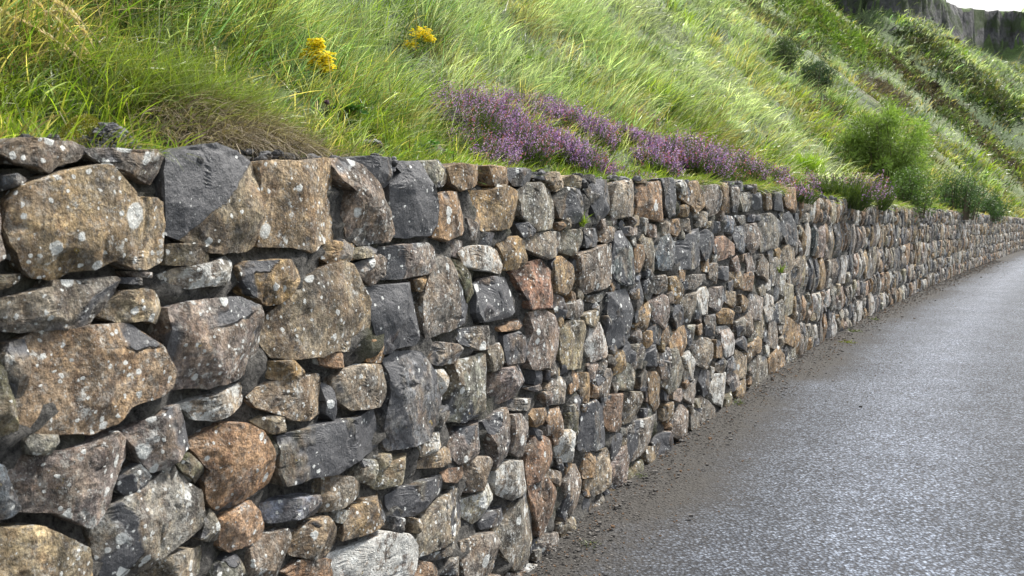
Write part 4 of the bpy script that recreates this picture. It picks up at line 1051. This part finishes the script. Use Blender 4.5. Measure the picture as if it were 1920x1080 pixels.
# ragwort ------------------------------------------------------------
def ragwort(label, px, py, heads, seed):
    rng = np.random.default_rng(seed); p, s, u = place(px, py); m = p[1]/F
    root = empty('ragwort', tuple(p), label, 'wildflower', 'yellow ragwort in flower')
    EXCL.append((s, u, .06)); fl = []; lf = []
    for (hx, hy, r) in heads:
        e = p+np.array([(hx-px)*m, -.04, (py-hy)*m]); q = np.linspace(0, 1, 7)[:, None]
        c = p*(1-q)+e*q+np.array([.02, -.02, .01])*np.sin(q*3.1); c[0, 2] -= .02
        V, Fl = tube(c, np.linspace(.004, .0022, 7)); mk('stem', V, Fl, M_STEM, root, {'col': (.14, .17, .05)})
        k = 26; qi = rng.uniform(.1, .9, k); C = p*(1-qi[:, None])+e*qi[:, None]; T = rdir(k, rng, .2)
        lf.append(leafcards(C, unit(np.cross(T, rdir(k, rng))), T, rng.uniform(.02, .05, k), .014, jitcol((.09, .17, .03), k, rng), rng))
        nf = int(95*(r/16)**1.5)+24; cen = e+rdir(nf, rng)*np.array([1, .8, .55])*(1.45*r*m*rng.random((nf, 1))**.5); cen[:, 2] += .35*r*m
        for f in cen:      # each bloom: a ring of ray petals round a domed disc
            up = unit(np.array([rng.normal(.15, .35), -.35+rng.normal(0, .3), 1.])); a0 = rng.uniform(0, 6.28); x = unit(np.cross(up, [0, 1, .2])); y = np.cross(up, x)
            th = a0+np.arange(9)*2*math.pi/9; T = x*np.cos(th)[:, None]+y*np.sin(th)[:, None]
            fl.append(leafcards(np.tile(f, (9, 1)), np.tile(up, (9, 1)), T, .0115, .0068, jitcol((.90, .76, .03), 9, rng, .12), rng))
            V, Fl = lump(f+up*.001, .0036, rng, 1, .8); fl.append((V, [Fl], np.array([.70, .48, .01])))
    V, Fl, c = cat_parts(fl); tag(mk('flower_head', V, Fl, M_FLOWER, root, {'col': c}), kind='stuff')
    V, Fl, c = cat_parts(lf); mk('leaf', V, Fl, M_LEAF, root, {'col': c})
ragwort('tall yellow ragwort with a long drooping cluster of bright flowers, nearest to the brown tussock', 604, 168, [(598, 92, 13), (588, 112, 15), (608, 118, 18), (600, 132, 16), (614, 136, 13)], 41)
ragwort('smaller yellow ragwort with two flower heads, farther right beside dark bramble leaves', 775, 118, [(792, 72, 15), (770, 92, 12), (806, 80, 9)], 42)
# broad-leaved plants --------------------------------------------------
def leafy(name, label, cat, px, py, hw, hh, n, ll, col, seed, lift=0.):
    rng = np.random.default_rng(seed); h = place(px, py); p, s, u = h; m = p[1]/F
    root = empty(name, tuple(p), label, cat); st = []; C = []; T = []
    for i in range(max(3, n//5)):
        e = p+np.array([rng.uniform(-1, 1)*hw*m, -.02+rng.uniform(-.05, .03), hh*m*rng.uniform(.4, 1)+lift]); q = np.linspace(0, 1, 6)[:, None]
        c = p*(1-q)+e*q+np.array([0, 0, 1])*np.sin(q*3.1)*.02; V, Fl = tube(c, np.linspace(.0025, .0012, 6), 4); st.append((V, Fl, np.array([.12, .12, .05])))
        for k in range(5):
            qq = rng.uniform(.35, 1.); C.append((p*(1-qq)+e*qq+np.array([0, 0, 1])*math.sin(qq*3.1)*.02)); T.append(unit(np.array([rng.normal(), rng.normal()-.3, .25+rng.normal()*.3])))
    V, Fl, c = cat_parts(st); mk('stem', V, Fl, M_STEM, root, {'col': c})
    C = np.array(C); T = np.array(T); k = len(C); N = unit(np.array([0, -.3, 1.])+rng.normal(0, .35, (k, 3))); N = unit(N-T*(N*T).sum(1, keepdims=True))
    V, Fl, c = leafcards(C, N, T, ll*rng.uniform(.7, 1.25, k), ll*.62, jitcol(col, k, rng), rng)
    tag(mk('foliage', V, Fl, M_LEAF, root, {'col': c}), kind='stuff')
leafy('bramble', 'dark leaved bramble sprig left of the smaller ragwort', 'bramble', 740, 105, 30, 50, 40, .040, (.04, .085, .02), 51)
leafy('bramble', 'dark bramble leaves right of the smaller ragwort', 'bramble', 838, 112, 26, 46, 36, .040, (.045, .09, .022), 52)
leafy('bramble', 'fresh green bramble sprig rooted right on the wall top, left of the long heather patch', 'bramble', 806, 296, 34, 30, 20, .045, (.10, .22, .04), 53)
leafy('bramble', 'bright lime bramble leaves on the wall top beside a small squarish rock', 'bramble', 848, 303, 16, 16, 10, .042, (.20, .36, .05), 54)
leafy('bramble', 'dark green leaves low in the grass behind the mossy rubble right of the tussock', 'bramble', 650, 225, 40, 24, 30, .040, (.05, .13, .025), 55)
leafy('wild_plant', 'light green broad leaves scattered in the grass left of the long heather patch', 'plant', 770, 215, 60, 36, 60, .045, (.15, .27, .04), 56)
leafy('wild_plant', 'yellow green leaves under the pale grasses above the long heather patch', 'plant', 960, 135, 60, 30, 50, .055, (.17, .27, .04), 57)
# fern tuft, crack plants and weeds at the foot of the wall -------------
def tuft(name, label, cat, p, r, L, n, col, seed, tip=None, droop=.5, group=None, wd=None, lean=None, spread=.9):
    rng = np.random.default_rng(seed); root_ = p[None]+rng.normal(0, r*.4, (n, 3))*[1, 1, .1]
    up = unit(np.array([0, -.1, 1.])+rng.normal(0, .45*spread, (n, 3))*[1, 1, .2])
    ln = rdir(n, rng)*[1, 1, .2]+(np.array(lean) if lean is not None else 0); ln = unit(ln)
    wd = wd or max(.003, .0011*p[1])
    V, Fl, c = blades(root_, up, ln, L*rng.uniform(.55, 1.2, n), np.full(n, wd), np.clip(rng.normal(droop, .2, n), .05, 1.1), jitcol(col, n, rng), None if tip is None else jitcol(tip, n, rng), 4, rng)
    o = mk(name, V, Fl, M_GRASS, attrs={'col': c}, loc=tuple(p)); return tag(o, label, cat, group)
p, s, u = place(1508, 325); tuft('fern', 'bright yellow green fern tuft on the bank between the violet heathers', 'fern', p, .25, .45, 420, (.20, .33, .02), 61, (.30, .42, .03))
ps, pz = unproj_wall(np.array([1095., 640., 1452.]), np.array([425., 610., 505.]), .04)
tuft('grass_tuft', 'small yellow green grass tuft sprouting from a joint under the top course of the wall', 'grass tuft', wp(ps[0], .03, pz[0]), .015, .10, 46, (.22, .30, .03), 62)
tuft('grass_tuft', 'tiny green sprig in a wall joint far along the wall', 'grass tuft', wp(ps[2]+.3, .03, pz[2]-.05), .03, .12, 30, (.14, .2, .03), 64)
WEEDS = [(1105, 1022, 'low yellow green weed at the foot of the wall where the lowest stones stick out'), (1205, 895, 'mossy little weed against the yellowish base stone'),
         (1385, 757, 'small green weed at the wall foot under a mossy stone'),
         (1590, 642, 'yellowish green weed where the wall foot steps out'), (1602, 622, 'green weed cluster at the wall foot, far along'), (1640, 600, 'bigger green weed strip at the foot of the far wall'), (1770, 522, 'faint green weed at the distant wall foot')]
for i, (x, y, lb) in enumerate(WEEDS):
    r = rays(x, y); q = np.array([0, 0, CZ])+r*(-(CZ-.008)/r[2]); k = 1+.07*q[1]
    tuft('weed', lb, 'weed', q, .05*k, .032*k, 34, (.10, .13, .03) if i != 3 else (.20, .22, .03), 70+i, None, .8, 'weeds along the foot of the wall', spread=2)
# brown-skirted tussock ------------------------------------------------
rng = np.random.default_rng(88)
def on_bank(px, u):
    s = float(unproj_wall(np.array([px]), np.array([270.]), -u)[0][0]); return s, np.array([*wp(s, -u)[:2], float(hill_z(np.array([s]), np.array([u]))[0])])
sA, pA = on_bank(420, .32)
tus = empty('grass_tussock', tuple(pA), 'large grass tussock with a skirt of dead brown blades drooping over the wall top', 'grass tussock')
n = 4600; sx = rng.normal(0, .15, n).clip(-.34, .34); uu = rng.uniform(0, .2, n)
ss_ = sA+sx; rt = wp(ss_, -(.13+uu)); rt[:, 2] = hill_z(ss_, .13+uu)+(.03+.075*np.sqrt(uu/.2)+.0*uu)*(1-(sx/.42)**2)
nv = np.array([float(np.interp(sA, _S, _NX)), float(np.interp(sA, _S, _NY)), 0]); tv = np.array([-nv[1], nv[0], 0])
lean = unit(nv[None]*rng.uniform(.3, 1.2, (n, 1))+tv[None]*(rng.normal(.35, .75, (n, 1)))+np.array([0, 0, -.75]))
L = rng.uniform(.07, .16, n)
cc = np.where(rng.random((n, 1)) < .5, np.array([.20, .15, .095])[None], np.array([.36, .30, .21])[None])*rng.uniform(.2, 1.4, (n, 1))
V, Fl, c = blades(rt, unit(np.array([0, 0, 1.])+rng.normal(0, .25, (n, 3))), lean, L*rng.uniform(.6, 1.25, n), np.full(n, .0021), rng.uniform(.35, 1.25, n), cc, cc*1.05, 5, rng)
tag(mk('dead_thatch', V, Fl, M_DRY, tus, {'col': c}), kind='stuff')
n = 3000; sx = rng.normal(0, .18, n).clip(-.4, .4); uu = .12+np.abs(rng.normal(0, .14, n)).clip(0, .4)
ss_ = sA+sx; rt = wp(ss_, -(.2+uu)); rt[:, 2] = hill_z(ss_, .2+uu)+.05
lean = unit(nv[None]*rng.uniform(-.2, .35, (n, 1))+tv[None]*rng.normal(.45, .8, (n, 1))+np.array([0, 0, -.05]))
g0 = np.where(rng.random((n, 1)) < .6, np.array([.12, .13, .03])[None], np.array([.085, .15, .02])[None])
V, Fl, c = blades(rt, unit(nv*.15+np.array([0, 0, 1.])+rng.normal(0, .36, (n, 3))), lean, rng.uniform(.09, .24, n), np.full(n, .0027), rng.uniform(.2, .95, n), g0*rng.uniform(.4, 1.6, (n, 1)), jitcol((.23, .30, .045), n, rng, .5), 5, rng)
tag(mk('green_blades', V, Fl, M_GRASS, tus, {'col': c}), kind='stuff')
n = 900; sx = rng.normal(0, .15, n).clip(-.34, .34); uu = rng.uniform(.1, .26, n); ss_ = sA+sx; rt = wp(ss_, -(.13+uu)); rt[:, 2] = hill_z(ss_, .13+uu)+.09*(1-(sx/.42)**2)
V, Fl, c = blades(rt, unit(np.array([0, 0, 1.])+rng.normal(0, .3, (n, 3))), unit(nv[None]*rng.uniform(.2, 1., (n, 1))+tv[None]*rng.normal(.4, .6, (n, 1))+np.array([0, 0, -.45])), rng.uniform(.08, .2, n), np.full(n, .0024), rng.uniform(.4, 1.1, n), jitcol((.17, .19, .05), n, rng, .5), None, 5, rng)
tag(mk('green_blades', V, Fl, M_GRASS, tus, {'col': c}), kind='stuff')
EXCL.append((sA, .22, .26)); EXCL.append((sA-.2, .16, .16)); EXCL.append((sA+.22, .16, .16))
# rubble mound with moss, loose rocks ---------------------------------
sM, pM = on_bank(207, .13)
mo = empty('rubble_mound', tuple(pM-[0, 0, .03]), 'dark rubble lump with a yellow green moss cap, on the wall top', 'rubble')
P = []
for i in range(620):
    a = rng.uniform(0, 6.28); r = math.sqrt(rng.random()); hgt = .085*(1-r*r)
    c = pM+tv*math.cos(a)*r*.085+nv*math.sin(a)*r*.07+np.array([0, 0, hgt*rng.uniform(.6, 1)-.01])
    V, Fl = lump(c, rng.uniform(.004, .010), rng, 2, .8); g = rng.uniform(.02, .16); P.append((V, Fl, np.array([g, g, g*1.08])))
V, Fl, c = cat_parts(P); mk('rubble', V, Fl, M_ROCK, mo, {'col': c})
n = 3800; a = rng.uniform(0, 6.28, n); r = np.sqrt(rng.random(n)); c0 = pM+tv*(np.cos(a)*r*.09-.035)[:, None]+nv*(np.sin(a)*r*.05-.03)[:, None]+np.array([0, 0, 1])*(.094*(1-r*r)-.004)[:, None]
V, Fl, c = blades(c0, unit(np.array([0, 0, 1.])+rng.normal(0, .6, (n, 3))), rdir(n, rng), rng.uniform(.004, .009, n), np.full(n, .0018), np.full(n, .3), jitcol((.20, .19, .02), n, rng, .4), None, 2, rng)
tag(mk('moss', V, Fl, M_LEAF, mo, {'col': c}), kind='stuff')
EXCL.append((sM, .12, .15))
for i, (px, py, r, sq, g, lb) in enumerate([(868, 268, .050, 1.3, .16, 'upright grey rock standing in the bank below the heather'), (815, 290, .042, .7, .15, 'small squarish rock just behind the wall top beside the bramble sprig'),
        (702, 280, .04, .6, .12, 'half buried grey rock in the grass behind the wall, left of the bramble sprig'), (942, 292, .045, .6, .12, 'flat dark rock under the hanging heather')]):
    p, s, u = place(px, py); V, Fl = lump(p+[0, 0, r*.4], r, np.random.default_rng(400+i), 7, sq)
    tag(mk('rock', V, Fl, M_STONE, attrs={'tint': (g, g*.97, g*.9), 'prm': (.5, .15, .15)}, loc=tuple(p)), lb, 'rock', 'loose rocks on the bank behind the wall'); EXCL.append((s, u, r*1.2))
# seed stalks -----------------------------------------------------------
def stalk(label, a, b, u, sag, seed, head=.5, col=(.42, .33, .19), spk=.008, group='dry grass stalks with seed heads'):
    """a: foot in the photo, b: tip; bends between them"""
    rng = np.random.default_rng(seed); s, p = on_bank(a[0], u)
    d = p[1]; ra = rays(*a); pa = np.array([0, 0, CZ])+ra*(d/ra[1]); rb = rays(*b); pb = np.array([0, 0, CZ])+rb*((d-.06)/rb[1])
    pa[2] = min(pa[2], float(hill_z(np.array([s]), np.array([u]))[0])+.15)
    root = empty('grass_stalk', tuple(pa), label, 'grass stalk', group)
    q = np.linspace(0, 1, 14)[:, None]; c = pa*(1-q)+pb*q+np.array([0, 0, 1])*np.sin(q*3.14)*sag
    V, Fl = tube(c, np.linspace(.0016, .0008, 14), 4); mk('stem', V, Fl, M_STEM, root, {'col': col})
    k = int(70*head/.5); tt = 1-head*rng.random(k); i = tt*13; i0 = np.clip(i.astype(int), 0, 12); f = (i-i0)[:, None]; C = c[i0]*(1-f)+c[i0+1]*f
    ax = unit(pb-pa); T = unit(ax+rdir(k, rng)*.55); N = unit(np.cross(T, rdir(k, rng)))
    V, Fl, cc_ = leafcards(C+rdir(k, rng)*.002, N, T, spk*rng.uniform(.8, 1.6, k), spk*.38, jitcol(np.array(col)*1.25, k, rng), rng)
    tag(mk('seed_head', V, Fl, M_DRY, root, {'col': cc_}), kind='stuff')
ST_ = [((228, 186), (2, 22), 'longest tan seed stalk leaning left across the corner'), ((222, 182), (62, 2), 'tan seed stalk in the middle of the leaning sheaf, passing the photo edge'), ((205, 150), (110, 6), 'tan seed stalk with a full feathery head at the top of the sheaf'),
       ((196, 92), (70, -8), 'arching upper seed stalk whose head droops to the right'), ((188, 112), (10, 34), 'lowest tan seed stalk of the leaning sheaf, tip near the left edge'), ((190, 30), (165, -20), 'short seed head cut by the top edge of the photo'),
       ((160, 60), (90, 30), 'thin pale stalk crossing above the leaning sheaf')]
for i, (a, b, lb) in enumerate(ST_): stalk(lb, a, b, .40+.04*i, .03, 500+i, .66, (.52, .42, .25), .013)
stalk('tall pale straw stalk standing almost upright over the tussock', (286, 120), (316, -10), .5, .0, 520, .2, (.42, .36, .22), .006)
stalk('long dark brown plantain stalk with a black seed head against the grass', (452, 152), (517, 8), .55, .0, 521, .09, (.085, .045, .03), .006)
stalk('thin broken straw poking up left of the rubble mound', (138, 262), (111, 208), .18, 0, 522, .05, (.5, .46, .34), .003)
stalk('stubby upright straw right of the rubble mound', (253, 266), (237, 192), .2, 0, 523, .05, (.48, .40, .25), .003)
stalk('hair thin reddish stem right of the plantain stalk', (458, 70), (463, 14), .7, 0, 524, .1, (.2, .1, .05), .003)
# knapweed heads: dark dots in the grass --------------------------------
for i, (x, y, lb) in enumerate([(606, 252, 'dark knapweed head on a bent stem just above the capstones'), (1388, 262, 'dark knapweed head left of a pair above the violet heather'), (1436, 258, 'right hand dark knapweed head of the pair above the violet heather'), (612, 196, 'dark seed head in the grass under the tall ragwort')]):
    h = place(x, y+14); p = h[0]; e = p+np.array([.01, -.03, 16*p[1]/F]); q = np.linspace(0, 1, 5)[:, None]
    root = empty('knapweed', tuple(p), lb, 'knapweed', 'knapweed heads in the grass')
    V, Fl = tube(p*(1-q)+e*q+np.array([.012, 0, 0])*np.sin(q*3.1), .0018, 4); mk('stem', V, Fl, M_STEM, root, {'col': (.10, .09, .04)})
    V, Fl = lump(e, .006+.0011*p[1], np.random.default_rng(i), 4, 1.1); mk('flower_head', V, Fl, M_ROCK, root, {'col': (.05, .022, .03)})
# ------------------------------------------------------------------ grow the grass
gp = [grass(60000, 1.0, 4.2, .6, 5, 201, .62), grass(90000, 3.2, 12, .9, 4, 202, .66), grass(80000, 9, 34, .95, 3, 203, .75, .9, 1.1), grass(36000, 30, 75, .6, 2, 204, .6, .8, 1.3), grass(26000, 68, 112, .3, 2, 205, .3, .8, 1.3)]
V, Fl, c = cat_parts(gp)
tag(mk('grass', V, Fl, M_GRASS, attrs={'col': c}), 'long windblown mixed grass covering the bank above the wall', 'grass', kind='stuff')
# short bright turf right behind the wall top
rng = np.random.default_rng(210); n = 24000; y = .8+22*rng.random(n)**1.6; s = np.interp(y, _Y, _S); u = .10+.37*rng.random(n)**1.3
m_ = (n2(s*1.8, s*0, 120) > -.35) | (u > .3)
for (es, eu, er) in EXCL: m_ &= np.hypot(s-es, u-eu) > er
s = s[m_]; u = u[m_]; y = y[m_]; n = len(s); p = wp(s, -u); p[:, 2] = hill_z(s, u)
V, Fl, c = blades(p, unit(np.array([.1, -.1, 1.])+rng.normal(0, .35, (n, 3))), unit(np.array([.5, -.3, 0])+rng.normal(0, .6, (n, 3))*[1, 1, .2]), (.03+.07*rng.random(n))*(1+.04*y), np.maximum(.0028, .0009*y), rng.uniform(.1, .9, n), jitcol((.15, .25, .03), n, rng, .45), jitcol((.26, .33, .05), n, rng, .4), 4, rng)
tag(mk('grass', V, Fl, M_GRASS, attrs={'col': c}), 'short bright turf fringe along the back of the wall top', 'grass', kind='stuff')

# grass that spills over the edge
rng = np.random.default_rng(211); n = 26000; y = 1.1+26*rng.random(n)**1.5; s = np.interp(y, _Y, _S); u = .02+.16*rng.random(n)
m_ = n2(s*1.1, s*0, 131, 2)+.5*n2(s*4, s*0, 132, 1) > .22; m_ &= np.abs(s-sA) > .25
s = s[m_]; u = u[m_]; y = y[m_]; n = len(s); p = wp(s, -u); p[:, 2] = ztop(s)-.02
nrm = np.stack([np.interp(s, _S, _NX), np.interp(s, _S, _NY), 0*s], 1)
V, Fl, c = blades(p, unit(np.array([.0, -.0, 1.])+rng.normal(0, .4, (n, 3))), unit(nrm*.9+np.array([.3, .1, -.55])+rng.normal(0, .5, (n, 3))), (.04+.10*rng.random(n))*(1+.035*y), np.maximum(.0026, .0008*y), rng.uniform(.4, 1.1, n), PALV[rng.choice([0, 1, 4, 5, 0], n)]*rng.uniform(.6, 1.3, (n, 1)), None, 4, rng)
tag(mk('grass', V, Fl, M_GRASS, attrs={'col': c}), 'ragged grass spilling over the front edge of the wall top', 'grass', kind='stuff')
# ------------------------------------------------------------------ light, sky, camera
sc = bpy.context.scene
w = D.worlds.new('World'); sc.world = w; w.use_nodes = True; t = w.node_tree; t.nodes.clear()
SUN_DIR = Vector((.62, .42, .92)).normalized()
elev = math.asin(SUN_DIR.z); rot = math.atan2(SUN_DIR.x, SUN_DIR.y)
sky = t.nodes.new('ShaderNodeTexSky'); sky.sky_type = 'NISHITA'; sky.sun_disc = False; sky.sun_elevation = elev; sky.sun_rotation = rot; sky.dust_density = 2.
bg = t.nodes.new('ShaderNodeBackground'); bg.inputs[1].default_value = .10; out = t.nodes.new('ShaderNodeOutputWorld')
tc = t.nodes.new('ShaderNodeTexCoord'); mp = t.nodes.new('ShaderNodeMapping'); mp.inputs['Scale'].default_value = (1, 1, 2.2)
no = t.nodes.new('ShaderNodeTexNoise'); no.inputs['Scale'].default_value = 1.6; no.inputs['Detail'].default_value = 6
rp = t.nodes.new('ShaderNodeValToRGB'); rp.color_ramp.elements[0].position = .42; rp.color_ramp.elements[1].position = .62
mx = t.nodes.new('ShaderNodeMix'); mx.data_type = 'RGBA'; mx.inputs[7].default_value = (8.5, 8.4, 8.2, 1)
L = t.links.new
L(tc.outputs['Generated'], mp.inputs[0]); L(mp.outputs[0], no.inputs['Vector']); L(no.outputs[0], rp.inputs[0]); L(rp.outputs[0], mx.inputs[0])
L(sky.outputs[0], mx.inputs[6]); L(mx.outputs[2], bg.inputs[0]); L(bg.outputs[0], out.inputs[0])
sun = D.lights.new('sun', 'SUN'); sun.energy = 4.3; sun.angle = math.radians(8); sun.color = (1, .955, .89)
so = D.objects.new('sun', sun); COL.objects.link(so); so.rotation_euler = SUN_DIR.to_track_quat('Z', 'Y').to_euler(); so.location = (20, 0, 40)
cam = D.cameras.new('camera'); co = D.objects.new('camera', cam); COL.objects.link(co)
co.location = (0, 0, CZ); co.rotation_euler = (math.pi/2-PITCH, 0, 0)
cam.sensor_width = 36; cam.lens = 36*F/1920; cam.clip_start = .05; cam.clip_end = 3000
cam.dof.use_dof = True; cam.dof.focus_distance = 4.2; cam.dof.aperture_fstop = 9.0
sc.camera = co
sc.view_settings.view_transform = 'Standard'; sc.view_settings.look = 'None'; sc.view_settings.gamma = 1; sc.view_settings.exposure = 0.95
sc.render.film_transparent = False
for o in D.objects:
    if '_w' in o: del o['_w']
